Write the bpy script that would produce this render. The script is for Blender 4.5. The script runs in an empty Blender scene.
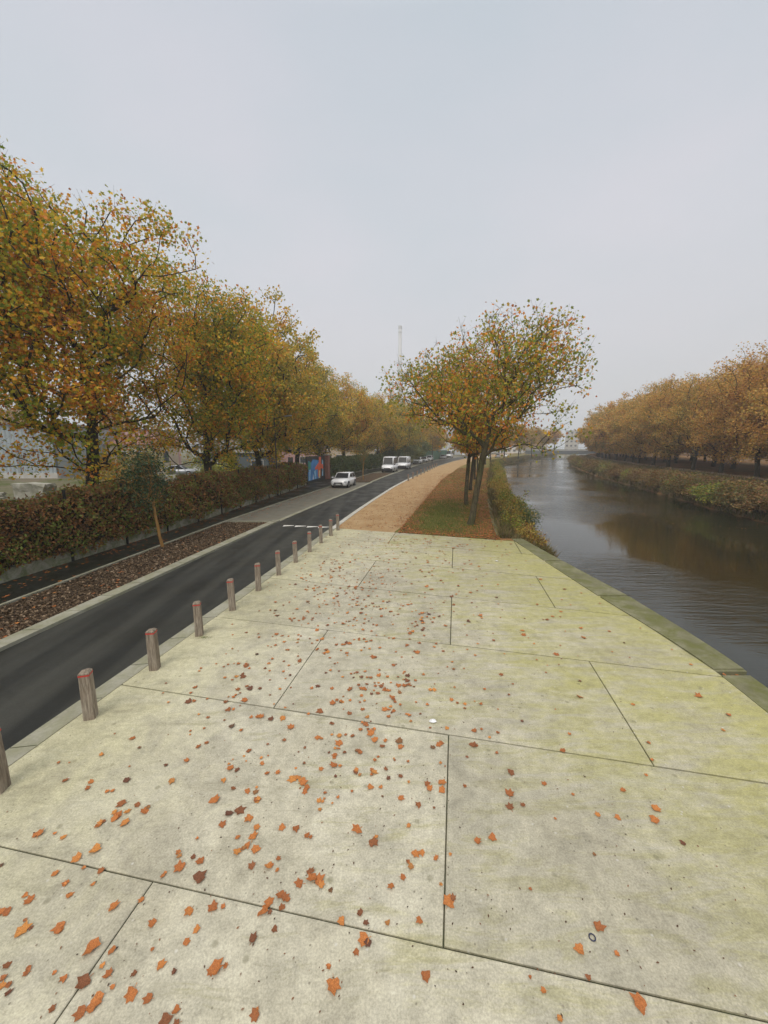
import bpy, bmesh, math, random
import numpy as np
from mathutils import Vector, Matrix

random.seed(7)
RNG = np.random.default_rng(7)
scene = bpy.context.scene
COL = scene.collection
R = math.radians

# ------------------------------------------------------------------ helpers
def tag(o, label=None, cat=None, group=None, kind=None):
    if label: o['label'] = label
    if cat: o['category'] = cat
    if group: o['group'] = group
    if kind: o['kind'] = kind
    return o

def empty(name, loc=(0, 0, 0), rz=0.0):
    o = bpy.data.objects.new(name, None)
    o.location = loc
    o.rotation_euler = (0, 0, rz)
    o.empty_display_size = 0.3
    COL.objects.link(o)
    return o

def link(name, me, mat=None, parent=None, smooth=False):
    if mat is not None and len(me.materials) == 0:
        me.materials.append(mat)
    o = bpy.data.objects.new(name, me)
    COL.objects.link(o)
    if parent is not None:
        o.parent = parent
    if smooth:
        me.polygons.foreach_set('use_smooth', [True] * len(me.polygons))
    return o

def copy_tree(o, parent=None):
    c = o.copy()
    COL.objects.link(c)
    c.parent = parent
    for ch in [q for q in bpy.data.objects if q.parent == o]:
        copy_tree(ch, c)
    return c

def np_mesh(name, verts, faces_flat, loop_counts):
    me = bpy.data.meshes.new(name)
    verts = np.asarray(verts, dtype=np.float32)
    faces_flat = np.asarray(faces_flat, dtype=np.int32).ravel()
    loop_counts = np.asarray(loop_counts, dtype=np.int32)
    me.vertices.add(len(verts))
    me.vertices.foreach_set('co', verts.ravel())
    me.loops.add(len(faces_flat))
    me.loops.foreach_set('vertex_index', faces_flat)
    me.polygons.add(len(loop_counts))
    starts = np.zeros(len(loop_counts), dtype=np.int32)
    starts[1:] = np.cumsum(loop_counts)[:-1]
    me.polygons.foreach_set('loop_start', starts)
    me.update(calc_edges=True)
    return me

class MB:
    """collects simple shapes into one mesh"""
    def __init__(s):
        s.v = []; s.f = []
    def add(s, vs, fs):
        b = len(s.v)
        s.v += [tuple(v) for v in vs]
        s.f += [tuple(i + b for i in f) for f in fs]
    def box(s, c, d, rz=0.0, tilt=None, taper=1.0):
        x, y, z = d[0] / 2, d[1] / 2, d[2] / 2
        vs = [Vector((sx * x * (taper if sz > 0 else 1), sy * y * (taper if sz > 0 else 1), sz * z))
              for sz in (-1, 1) for sy in (-1, 1) for sx in (-1, 1)]
        m = Matrix.Rotation(rz, 4, 'Z')
        if tilt: m = m @ Matrix.Rotation(tilt[0], 4, 'X') @ Matrix.Rotation(tilt[1], 4, 'Y')
        s.add([m @ v + Vector(c) for v in vs],
              [(0, 2, 3, 1), (4, 5, 7, 6), (0, 1, 5, 4), (2, 6, 7, 3), (0, 4, 6, 2), (1, 3, 7, 5)])
    def cyl(s, p0, p1, r0, r1=None, n=10, cap=True):
        if r1 is None: r1 = r0
        p0 = Vector(p0); p1 = Vector(p1)
        d = (p1 - p0).normalized()
        a = d.orthogonal().normalized(); b = d.cross(a)
        vs = []
        for p, r in ((p0, r0), (p1, r1)):
            for k in range(n):
                t = 2 * math.pi * k / n
                vs.append(p + a * math.cos(t) * r + b * math.sin(t) * r)
        fs = [(k, (k + 1) % n, n + (k + 1) % n, n + k) for k in range(n)]
        if cap:
            fs.append(tuple(range(n - 1, -1, -1))); fs.append(tuple(range(n, 2 * n)))
        s.add(vs, fs)
    def mesh(s, name, bevel=0.0, seg=2):
        me = bpy.data.meshes.new(name)
        me.from_pydata(s.v, [], s.f)
        me.update()
        if bevel > 0:
            bm = bmesh.new(); bm.from_mesh(me)
            bmesh.ops.bevel(bm, geom=[e for e in bm.edges if e.is_manifold], offset=bevel, segments=seg,
                            affect='EDGES', profile=0.7, clamp_overlap=True)
            bm.to_mesh(me); bm.free()
        return me
    def build(s, name, mat, parent=None, bevel=0.0, smooth=False, seg=2):
        return link(name, s.mesh(name, bevel, seg), mat, parent, smooth)

# ------------------------------------------------------------------ materials
class NT:
    def __init__(s, name):
        s.m = bpy.data.materials.new(name)
        s.m.use_nodes = True
        s.t = s.m.node_tree
        s.t.nodes.clear()
        s.out = s.n('ShaderNodeOutputMaterial')
    def n(s, typ, **kw):
        nd = s.t.nodes.new(typ)
        for k, v in kw.items(): setattr(nd, k, v)
        return nd
    def l(s, a, b): s.t.links.new(a, b)
    def coord(s, space='Object', scale=(1, 1, 1)):
        tc = s.n('ShaderNodeTexCoord') if space != 'World' else s.n('ShaderNodeNewGeometry')
        mp = s.n('ShaderNodeMapping')
        s.l(tc.outputs['Object' if space == 'Object' else 'Position'], mp.inputs[0])
        mp.inputs['Scale'].default_value = scale
        return mp.outputs[0]
    def noise(s, vec, scale, detail=4, rough=.55, dist=0.0):
        nd = s.n('ShaderNodeTexNoise')
        s.l(vec, nd.inputs['Vector'])
        nd.inputs['Scale'].default_value = scale
        nd.inputs['Detail'].default_value = detail
        nd.inputs['Roughness'].default_value = rough
        nd.inputs['Distortion'].default_value = dist
        return nd.outputs['Fac']
    def ramp(s, fac, stops, interp='LINEAR'):
        nd = s.n('ShaderNodeValToRGB')
        cr = nd.color_ramp; cr.interpolation = interp
        while len(cr.elements) > 1: cr.elements.remove(cr.elements[-1])
        for i, (p, c) in enumerate(stops):
            e = cr.elements[0] if i == 0 else cr.elements.new(p)
            e.position = p
            e.color = (c[0], c[1], c[2], 1) if not isinstance(c, (int, float)) else (c, c, c, 1)
        s.l(fac, nd.inputs[0])
        return nd.outputs['Color']
    def mix(s, fac, a, b, mode='MIX'):
        nd = s.n('ShaderNodeMix', data_type='RGBA', blend_type=mode)
        for sock, v in ((nd.inputs[0], fac), (nd.inputs[6], a), (nd.inputs[7], b)):
            if isinstance(v, (int, float)): sock.default_value = v
            elif isinstance(v, tuple): sock.default_value = (*v[:3], 1)
            else: s.l(v, sock)
        return nd.outputs[2]
    def math(s, op, a, b=None):
        nd = s.n('ShaderNodeMath', operation=op)
        for sock, v in ((nd.inputs[0], a), (nd.inputs[1], b)):
            if v is None: continue
            if isinstance(v, (int, float)): sock.default_value = v
            else: s.l(v, sock)
        return nd.outputs[0]
    def bump(s, h, strength=.3, dist=.01):
        nd = s.n('ShaderNodeBump')
        nd.inputs['Strength'].default_value = strength
        nd.inputs['Distance'].default_value = dist
        s.l(h, nd.inputs['Height'])
        return nd.outputs[0]
    def bsdf(s, color, rough=.8, normal=None, metal=0.0, spec=.5, **kw):
        b = s.n('ShaderNodeBsdfPrincipled')
        for key, v in (('Base Color', color), ('Roughness', rough), ('Metallic', metal)):
            if isinstance(v, (int, float)): b.inputs[key].default_value = v
            elif isinstance(v, tuple): b.inputs[key].default_value = (*v[:3], 1)
            else: s.l(v, b.inputs[key])
        b.inputs['Specular IOR Level'].default_value = spec
        for k, v in kw.items(): b.inputs[k].default_value = v
        if normal is not None: s.l(normal, b.inputs['Normal'])
        s.l(b.outputs[0], s.out.inputs[0])
        return b

def simple(name, col, rough=.6, metal=0., var=.12, scale=6., spec=.5, space='Object', **kw):
    m = NT(name)
    v = m.coord(space)
    f = m.noise(v, scale, 5)
    d = tuple(c * (1 - var) for c in col); u = tuple(min(1, c * (1 + var)) for c in col)
    m.bsdf(m.ramp(f, [(.3, d), (.7, u)]), rough, None, metal, spec, **kw)
    return m.m

def leaf_mat(name, stops, transl=.35, patch=None, rough=.6, gain=2.25):
    """each leaf picks its own colour from the ramp; big noise patches shift the pick"""
    m = NT(name)
    g = m.n('ShaderNodeNewGeometry')
    oi = m.n('ShaderNodeObjectInfo')
    pos = m.coord('World')
    big = m.noise(pos, .45 if patch is None else patch, 3)
    f = m.math('ADD', m.math('MULTIPLY', g.outputs['Random Per Island'], .62),
               m.math('MULTIPLY', m.math('SUBTRACT', big, .5), 1.1))
    f = m.math('ADD', f, m.math('ADD', .08, m.math('MULTIPLY', oi.outputs['Random'], .22)))
    col = m.ramp(f, [(p, tuple(min(.8, q * gain) for q in c)) for p, c in stops])
    b = m.bsdf(col, rough, None, 0, .3)
    tr = m.n('ShaderNodeBsdfTranslucent')
    m.l(m.mix(.25, col, (1, .85, .4), 'MULTIPLY'), tr.inputs[0])
    mx = m.n('ShaderNodeMixShader')
    mx.inputs[0].default_value = transl
    m.l(b.outputs[0], mx.inputs[1]); m.l(tr.outputs[0], mx.inputs[2])
    m.l(mx.outputs[0], m.out.inputs[0])
    return m.m

GRN = (.055, .085, .018); OLI = (.12, .115, .025); YEL = (.30, .20, .03); ORA = (.27, .115, .02)
BRN = (.13, .055, .018); RUS = (.17, .06, .018)
M = {}
M['leaf_left'] = leaf_mat('autumn_leaf_green_gold', [(.0, (.045, .085, .014)), (.3, (.10, .13, .012)), (.5, (.21, .185, .015)),
                          (.64, (.36, .22, .015)), (.78, (.34, .12, .012)), (.92, (.2, .07, .012)), (1, (.11, .05, .02))])
M['leaf_far_left'] = leaf_mat('autumn_leaf_gold', [(.0, (.07, .095, .015)), (.3, (.14, .14, .02)), (.52, (.25, .19, .025)),
                          (.7, (.38, .21, .025)), (.86, ORA), (1, BRN)])
M['leaf_mid'] = leaf_mat('autumn_leaf_orange_green', [(.0, (.05, .085, .012)), (.34, (.12, .135, .015)), (.55, (.23, .18, .018)),
                          (.66, (.36, .15, .018)), (.8, (.3, .09, .015)), (.9, RUS), (1, BRN)])
M['leaf_right'] = leaf_mat('autumn_leaf_brown_gold', [(.0, (.10, .095, .02)), (.25, (.16, .125, .03)), (.45, (.28, .185, .04)),
                          (.65, (.32, .17, .04)), (.82, (.23, .115, .035)), (1, (.15, .07, .025))])
M['leaf_hedge'] = leaf_mat('hedge_leaf', [(.0, (.075, .10, .015)), (.3, (.075, .075, .015)), (.4, (.075, .045, .014)), (.58, (.14, .058, .018)),
                          (.78, (.035, .022, .012)), (1, (.2, .09, .025))], .15, 1.1, gain=2.6)
M['leaf_dark'] = leaf_mat('evergreen_leaf', [(.0, (.018, .04, .016)), (.5, (.03, .055, .022)), (.8, (.045, .07, .028)), (1, (.07, .09, .04))], .12, gain=1.4)
M['leaf_bank'] = leaf_mat('bank_shrub_leaf', [(.0, (.07, .085, .02)), (.3, (.13, .115, .03)), (.5, (.24, .17, .03)), (.65, (.17, .09, .025)),
                          (.85, (.11, .055, .02)), (1, (.07, .035, .02))], .3, .8)
M['leaf_farbank'] = leaf_mat('far_bank_shrub_leaf', [(.0, (.06, .07, .018)), (.3, (.10, .085, .025)), (.5, (.16, .10, .03)), (.68, (.14, .065, .025)),
                          (.85, (.085, .045, .02)), (1, (.05, .03, .018))], .25, .35, gain=1.7)
M['leaf_greenbank'] = leaf_mat('green_bank_leaf', [(.0, (.04, .07, .015)), (.4, (.09, .12, .02)), (.65, (.22, .2, .025)), (.85, (.14, .07, .02)), (1, (.08, .04, .02))], .3, .9, gain=1.8)
M['leaf_yellow'] = leaf_mat('yellow_leaf', [(.0, (.3, .25, .03)), (.5, (.55, .38, .04)), (1, (.5, .22, .03))], .4)
M['leaf_willow'] = leaf_mat('dark_shrub_leaf', [(.0, (.03, .05, .018)), (.5, (.05, .07, .022)), (1, (.1, .09, .03))], .2)

def bark(name, a, b, c):
    m = NT(name); v = m.coord('Object', (1, 1, .35))
    f = m.noise(v, 9, 6, .65, .6); g = m.noise(v, 2.2, 3)
    col = m.mix(m.ramp(g, [(.4, 0), (.6, 1)]), m.ramp(f, [(.3, a), (.6, b)]), m.ramp(f, [(.3, a), (.65, c)]))
    m.bsdf(col, .9, m.bump(f, .6, .03), 0, .2)
    return m.m
M['bark'] = bark('plane_bark', (.03, .024, .015), (.13, .105, .065), (.11, .11, .05))
M['bark_dark'] = bark('dark_bark', (.02, .016, .012), (.06, .05, .035), (.05, .05, .025))
M['bark_tan'] = bark('tan_bark', (.2, .1, .03), (.42, .24, .08), (.34, .19, .06))

# concrete platform: pale grey, algae towards the canal
def concrete_pad():
    m = NT('platform_concrete')
    v = m.coord('World')
    rot = m.n('ShaderNodeMapping'); m.l(v, rot.inputs[0]); rot.inputs['Rotation'].default_value = (0, 0, R(-12)); rot.inputs['Scale'].default_value = (.55, 2.6, 1)
    br = rot.outputs[0]
    n1 = m.noise(v, .5, 6, .65, .4); n2 = m.noise(v, 7, 8, .75); n3 = m.noise(br, 2.0, 8, .72, .6); n4 = m.noise(v, 55, 4, .7); n5 = m.noise(v, 1.7, 7, .7, .8)
    base = m.ramp(n1, [(.3, (.37, .34, .25)), (.5, (.455, .425, .325)), (.7, (.52, .49, .39))])
    base = m.mix(.5, base, m.ramp(n5, [(.3, .28), (.5, .5), (.7, .68)]), 'OVERLAY')
    sep = m.n('ShaderNodeSeparateXYZ'); m.l(v, sep.inputs[0])
    wide = m.math('ADD', m.math('MULTIPLY', sep.outputs[0], .105), m.math('MULTIPLY', sep.outputs[1], .014))
    alg = m.math('ADD', wide, m.math('MULTIPLY', m.math('SUBTRACT', n1, .5), 1.7))
    alg = m.math('ADD', alg, m.math('MULTIPLY', m.math('SUBTRACT', n3, .5), 1.9))
    am = m.ramp(alg, [(.08, 0), (.8, 1)])
    edge = m.math('ADD', m.math('MULTIPLY', m.math('ADD', sep.outputs[0], m.math('MULTIPLY', sep.outputs[1], -.165)), -.33), -.8)
    em = m.ramp(m.math('ADD', edge, m.math('MULTIPLY', m.math('SUBTRACT', n5, .5), 1.8)), [(.1, 0), (.9, .75)])
    col = m.mix(m.math('MULTIPLY', am, .8), base, m.ramp(n3, [(.3, (.25, .23, .06)), (.55, (.38, .355, .10)), (.75, (.46, .435, .17))]))
    col = m.mix(m.math('MULTIPLY', em, .5), col, (.44, .42, .20))
    stain = m.ramp(n3, [(.52, 0), (.7, 1)])
    col = m.mix(m.math('MULTIPLY', stain, .42), col, (.2, .185, .115))
    blot = m.ramp(m.noise(v, .8, 7, .68, 1.0), [(.54, 0), (.72, 1)])
    col = m.mix(m.math('MULTIPLY', blot, .24), col, (.20, .175, .115))
    pale = m.ramp(m.noise(br, .8, 6, .7, .5), [(.56, 0), (.7, 1)])
    col = m.mix(m.math('MULTIPLY', pale, .3), col, (.55, .525, .43))
    col = m.mix(.42, col, m.ramp(n2, [(.32, .28), (.68, .72)]), 'OVERLAY')
    col = m.mix(.4, col, m.ramp(n4, [(.35, .25), (.65, .75)]), 'OVERLAY')
    scm = m.n('ShaderNodeMapping'); m.l(v, scm.inputs[0]); scm.inputs['Rotation'].default_value = (0, 0, R(-14)); scm.inputs['Scale'].default_value = (1.3, 9, 1)
    scr = m.noise(scm.outputs[0], 2.2, 8, .8, .4)
    col = m.mix(m.math('MULTIPLY', m.ramp(scr, [(.6, 0), (.68, 1)]), .45), col, (.15, .135, .075))
    col = m.mix(m.math('MULTIPLY', m.ramp(scr, [(.32, 1), (.4, 0)]), .3), col, (.52, .49, .36))
    for sc, lo, amt, cc_ in ((9, .05, .65, (.13, .115, .08)), (5, .03, .7, (.6, .58, .52)), (3.1, .06, .45, (.15, .14, .08))):
        speck = m.n('ShaderNodeTexVoronoi'); m.l(v, speck.inputs['Vector']); speck.inputs['Scale'].default_value = sc
        sp = m.ramp(speck.outputs['Distance'], [(lo, 1), (lo + .05, 0)])
        col = m.mix(m.math('MULTIPLY', sp, amt), col, cc_)
    gi = m.n('ShaderNodeNewGeometry'); col = m.mix(.8, col, m.ramp(gi.outputs['Random Per Island'], [(0, .42), (1, .56)]), 'OVERLAY')
    h = m.math('ADD', m.math('MULTIPLY', n2, .6), m.math('MULTIPLY', n4, .5))
    m.bsdf(col, m.ramp(n5, [(.3, .55), (.7, .85)]), m.bump(h, .5, .008), 0, .35)
    return m.m
M['pad'] = concrete_pad()

def concrete(name, a, b, moss=None, mossf=.5, rough=.8):
    m = NT(name); v = m.coord('World')
    n1 = m.noise(v, 1.6, 5, .6); n2 = m.noise(v, 22, 5, .7)
    col = m.ramp(n1, [(.3, a), (.7, b)])
    if moss: col = m.mix(m.math('MULTIPLY', m.ramp(m.noise(v, 2.3, 5, .7, .5), [(.42, 0), (.62, 1)]), mossf), col, moss)
    col = m.mix(.3, col, m.ramp(n2, [(.3, .35), (.7, .7)]), 'OVERLAY')
    m.bsdf(col, rough, m.bump(n2, .3, .006), 0, .35)
    return m.m
M['kerb'] = concrete('kerb_concrete', (.25, .24, .18), (.36, .35, .28), (.2, .2, .1), .5)
M['kerb_pale'] = concrete('pale_kerb', (.42, .41, .37), (.56, .55, .5), (.3, .3, .2), .3)
M['coping'] = concrete('coping_stone', (.12, .115, .06), (.24, .23, .14), (.12, .125, .035), .9)
M['wall'] = concrete('low_wall_concrete', (.2, .19, .14), (.4, .39, .31), (.1, .12, .04), .85)
M['joint'] = concrete('joint_dirt', (.05, .045, .03), (.1, .09, .05), (.06, .08, .03), .6)
M['render'] = concrete('render_pale', (.4, .38, .34), (.5, .48, .44))

def asphalt(name, a, b, rough=(.5, .8), stretch=True):
    m = NT(name); v = m.coord('World')
    vs = m.n('ShaderNodeMapping'); m.l(v, vs.inputs[0])
    vs.inputs['Rotation'].default_value = (0, 0, R(9.5)); vs.inputs['Scale'].default_value = (1.6, .1, 1)
    n1 = m.noise(vs.outputs[0], .9, 3, .5); n2 = m.noise(v, 70, 3, .7); n3 = m.noise(v, .7, 4)
    col = m.ramp(n1, [(.36, a), (.62, b)])
    col = m.mix(.25, col, m.ramp(n2, [(.3, .25), (.7, .75)]), 'OVERLAY')
    n5 = m.noise(v, 28, 5, .8)
    col = m.mix(.45, col, m.ramp(n5, [(.3, .3), (.7, .7)]), 'OVERLAY')
    sk = m.n('ShaderNodeTexVoronoi'); m.l(v, sk.inputs['Vector']); sk.inputs['Scale'].default_value = 14
    col = m.mix(m.math('MULTIPLY', m.ramp(sk.outputs['Distance'], [(.05, 1), (.12, 0)]), .35), col, (.11, .105, .09))
    rg = m.ramp(n3, [(.35, rough[0]), (.65, rough[1])])
    m.bsdf(col, rg, m.bump(n2, .35, .006), 0, .35)
    return m.m
M['road'] = asphalt('road_asphalt', (.016, .017, .015), (.044, .044, .037))
M['foot'] = asphalt('wet_footpath_asphalt', (.012, .013, .009), (.024, .026, .016), (.35, .7))
M['bay'] = concrete('parking_bay_surface', (.13, .125, .1), (.2, .19, .155), (.16, .13, .08), .4, .85)
M['paint'] = simple('road_paint', (.62, .61, .56), .7, var=.15, scale=12, space='World')

def gravel():
    m = NT('path_gravel'); v = m.coord('World')
    n1 = m.noise(v, .9, 8, .72); n2 = m.noise(v, 30, 6, .75)
    col = m.ramp(n1, [(.3, (.31, .19, .09)), (.5, (.385, .255, .13)), (.7, (.45, .32, .18))])
    col = m.mix(.4, col, m.ramp(n2, [(.3, .25), (.7, .75)]), 'OVERLAY')
    m.bsdf(col, .95, m.bump(n2, .5, .01), 0, .15)
    return m.m
M['path'] = gravel()

def verge():
    m = NT('verge_grass_ground'); v = m.coord('World')
    n1 = m.noise(v, .55, 5, .65, .5); n2 = m.noise(v, 16, 5, .7)
    g = m.ramp(n2, [(.3, (.07, .10, .02)), (.7, (.16, .19, .045))])
    b = m.ramp(n2, [(.3, (.19, .10, .045)), (.7, (.4, .2, .085))])
    m.bsdf(m.mix(m.ramp(n1, [(.45, 0), (.6, 1)]), g, b), .95, m.bump(n2, .8, .03), 0, .1)
    return m.m
M['verge'] = verge()

def ground():
    m = NT('ground_soil_grass'); v = m.coord('World')
    n1 = m.noise(v, .12, 6, .65, .3); n2 = m.noise(v, 7, 5, .7)
    a = m.ramp(n2, [(.3, (.05, .065, .018)), (.7, (.11, .12, .035))])
    b = m.ramp(n2, [(.3, (.12, .095, .06)), (.7, (.2, .17, .12))])
    m.bsdf(m.mix(m.ramp(n1, [(.42, 0), (.58, 1)]), a, b), .95, m.bump(n2, .8, .05), 0, .1)
    return m.m
M['ground'] = ground()

def bank_right():
    m = NT('far_bank_leaf_litter'); v = m.coord('World')
    n1 = m.noise(v, .35, 6, .65, .3); n2 = m.noise(v, 9, 5, .75)
    a = m.ramp(n2, [(.3, (.07, .06, .022)), (.7, (.15, .11, .04))])
    b = m.ramp(n2, [(.3, (.13, .065, .03)), (.7, (.27, .14, .06))])
    m.bsdf(m.mix(m.ramp(n1, [(.35, 0), (.55, 1)]), a, b), .95, m.bump(n2, .8, .06), 0, .1)
    return m.m
M['bank'] = bank_right()

def mulch():
    m = NT('bark_mulch'); v = m.coord('World')
    vo = m.n('ShaderNodeTexVoronoi'); m.l(v, vo.inputs['Vector']); vo.inputs['Scale'].default_value = 16
    n2 = m.noise(v, 30, 4, .8, .6)
    sp = m.n('ShaderNodeSeparateColor'); m.l(vo.outputs['Color'], sp.inputs[0])
    f = m.math('ADD', m.math('MULTIPLY', sp.outputs[0], .55), m.math('MULTIPLY', n2, .45))
    m.bsdf(m.ramp(f, [(.2, (.028, .019, .012)), (.5, (.08, .052, .03)), (.8, (.16, .11, .065))]), .95, m.bump(f, 1, .03), 0, .15)
    return m.m
M['mulch'] = mulch()
m_ = NT('bark_chip'); g_ = m_.n('ShaderNodeNewGeometry')
m_.bsdf(m_.ramp(g_.outputs['Random Per Island'], [(0, (.03, .02, .012)), (.4, (.085, .054, .032)), (.8, (.165, .115, .07)), (1, (.36, .26, .17))]), .9, None, 0, .2)
M['chip'] = m_.m
m_ = NT('fallen_leaf'); g_ = m_.n('ShaderNodeNewGeometry'); o_ = m_.n('ShaderNodeObjectInfo')
f_ = m_.math('FRACT', m_.math('ADD', g_.outputs['Random Per Island'], o_.outputs['Random']))
c_ = m_.ramp(f_, [(0, (.12, .05, .03)), (.12, (.24, .09, .035)), (.4, (.36, .12, .035)), (.75, (.46, .165, .045)), (.93, (.52, .22, .055)), (1, (.1, .06, .04))])
v_ = m_.coord('Object'); n_ = m_.noise(v_, 25, 4)
m_.bsdf(m_.mix(.65, c_, m_.ramp(n_, [(.3, .15), (.7, .8)]), 'OVERLAY'), .7, m_.bump(n_, .4, .004), 0, .3)
M['fallen'] = m_.m
m_ = NT('grass_blade'); g_ = m_.n('ShaderNodeNewGeometry')
m_.bsdf(m_.ramp(g_.outputs['Random Per Island'], [(0, (.06, .10, .018)), (.45, (.12, .18, .035)), (.75, (.24, .24, .06)), (1, (.3, .22, .09))]), .8, None, 0, .2)
M['blade'] = m_.m
m_ = NT('dry_reed'); g_ = m_.n('ShaderNodeNewGeometry')
m_.bsdf(m_.ramp(g_.outputs['Random Per Island'], [(0, (.06, .07, .02)), (.4, (.13, .12, .04)), (.8, (.2, .13, .06)), (1, (.25, .18, .1))]), .9, None, 0, .2)
M['reed'] = m_.m

def water():
    m = NT('canal_water'); v = m.coord('World')
    mp = m.n('ShaderNodeMapping'); m.l(v, mp.inputs[0])
    mp.inputs['Rotation'].default_value = (0, 0, R(12)); mp.inputs['Scale'].default_value = (.4, 2.2, 1)
    w1 = m.noise(mp.outputs[0], 1.5, 4, .55, .8)
    w2 = m.noise(mp.outputs[0], 5.5, 3, .6, .4)
    big = m.noise(v, .07, 3)
    h = m.math('ADD', w1, m.math('MULTIPLY', w2, .35))
    bm_ = m.n('ShaderNodeBump'); bm_.inputs['Distance'].default_value = .11
    m.l(m.ramp(big, [(.42, .03), (.6, .45)]), bm_.inputs['Strength']); m.l(h, bm_.inputs['Height'])
    b = m.bsdf((.014, .016, .007), .02, bm_.outputs[0], 0, .5)
    b.inputs['IOR'].default_value = 1.48
    return m.m
M['water'] = water()

def wood():
    m = NT('weathered_wood'); v = m.coord('Object', (14, 14, 1.2)); vv = m.coord('Object')
    oi = m.n('ShaderNodeObjectInfo')
    ad = m.n('ShaderNodeVectorMath', operation='ADD'); m.l(v, ad.inputs[0]); m.l(oi.outputs['Random'], ad.inputs[1])
    sc = m.n('ShaderNodeVectorMath', operation='ADD'); m.l(vv, sc.inputs[0])
    n1 = m.noise(ad.outputs[0], 2.4, 6, .7, .5); n2 = m.noise(vv, 5, 3)
    col = m.ramp(n1, [(.3, (.09, .07, .05)), (.5, (.24, .20, .155)), (.72, (.42, .37, .30))])
    col = m.mix(m.math('MULTIPLY', m.ramp(n2, [(.45, 0), (.7, 1)]), .3), col, (.2, .13, .085))
    m.bsdf(col, .88, m.bump(n1, .6, .01), 0, .2)
    return m.m
M['wood'] = wood()
M['red'] = simple('red_reflective_band', (.5, .035, .03), .45)
M['white_car'] = simple('white_car_paint', (.78, .79, .8), .25, var=.02, **{'Coat Weight': .5})
M['grey_car'] = simple('grey_car_paint', (.3, .31, .33), .3, .3, var=.03, **{'Coat Weight': .5})
M['dark_car'] = simple('dark_car_paint', (.03, .035, .045), .3, .2, var=.03, **{'Coat Weight': .5})
M['glass'] = simple('dark_car_glass', (.012, .014, .016), .2, var=.05, spec=.1)
M['rubber'] = simple('tyre_rubber', (.018, .018, .018), .85)
M['rim'] = simple('alloy_rim', (.4, .41, .42), .35, .8, var=.05)
M['plastic'] = simple('black_plastic', (.02, .02, .022), .5)
M['lamp'] = simple('headlight_glass', (.55, .58, .6), .1, var=.1)
M['tail'] = simple('red_tail_light', (.35, .02, .02), .2)
M['plate'] = simple('number_plate', (.7, .7, .66), .4)
M['black_metal'] = simple('black_painted_metal', (.015, .017, .018), .45, .2)
M['grey_metal'] = simple('grey_galvanised', (.3, .32, .33), .5, .5)
M['green_fence'] = simple('green_mesh_fence', (.03, .16, .1), .6)
M['pink'] = simple('pink_render', (.5, .3, .28), .85, scale=.8)
M['beige'] = simple('beige_render', (.6, .5, .38), .85, scale=.8)
M['offwhite'] = simple('off_white_render', (.6, .6, .58), .8, scale=.6)
M['roof_grey'] = simple('grey_roof', (.22, .22, .23), .8, scale=2)
M['roof_tile'] = simple('tile_roof', (.25, .12, .09), .85, scale=4)
M['window'] = simple('window_glass', (.05, .06, .07), .12)
M['shed'] = simple('corrugated_sheet', (.36, .40, .42), .45, .3, var=.1, scale=1.5)
M['chimney'] = simple('chimney_concrete', (.5, .5, .5), .85, scale=.1)
M['bridge'] = simple('bridge_concrete', (.34, .34, .33), .85, scale=.5)
M['bridge_dark'] = simple('bridge_steel', (.09, .11, .12), .7)
M['warehouse'] = simple('warehouse_cladding', (.55, .58, .6), .5, scale=.3)
M['litter'] = simple('white_paper', (.8, .8, .8), .7)
def brick():
    m = NT('brick'); v = m.coord('Object')
    sw = m.n('ShaderNodeSeparateXYZ'); m.l(v, sw.inputs[0])
    cb = m.n('ShaderNodeCombineXYZ'); m.l(m.math('ADD', sw.outputs[0], sw.outputs[1]), cb.inputs[0]); m.l(sw.outputs[2], cb.inputs[1])
    b = m.n('ShaderNodeTexBrick'); m.l(cb.outputs[0], b.inputs[0]); b.inputs['Scale'].default_value = 4.5
    b.inputs['Color1'].default_value = (.22, .07, .045, 1); b.inputs['Color2'].default_value = (.3, .11, .07, 1); b.inputs['Mortar'].default_value = (.3, .27, .24, 1)
    m.bsdf(b.outputs[0], .9, None, 0, .2)
    return m.m
M['brick'] = brick()

# ------------------------------------------------------------------ plan curves  x = f(Y)
def curve(pts, smooth=2.0):
    pts = sorted(pts)
    ys = np.arange(-80, 820, .5)
    xs = np.interp(ys, [p[0] for p in pts], [p[1] for p in pts])
    # extend linearly at both ends
    (y0, x0), (y1, x1) = pts[0], pts[1]; lo = ys < y0; xs[lo] = x0 + (ys[lo] - y0) * (x1 - x0) / (y1 - y0)
    (y0, x0), (y1, x1) = pts[-1], pts[-2]; hi = ys > y0; xs[hi] = x0 + (ys[hi] - y0) * (x1 - x0) / (y1 - y0)
    k = int(smooth / .5)
    if k > 0:
        w = np.hanning(2 * k + 3)[1:-1]; w /= w.sum()
        pad = len(w) // 2
        e = np.concatenate([xs[0] + (xs[1] - xs[0]) * np.arange(-pad, 0), xs, xs[-1] + (xs[-1] - xs[-2]) * np.arange(1, pad + 1)])
        xs = np.convolve(e, w, 'valid')
    return lambda y: np.interp(y, ys, xs)

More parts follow.
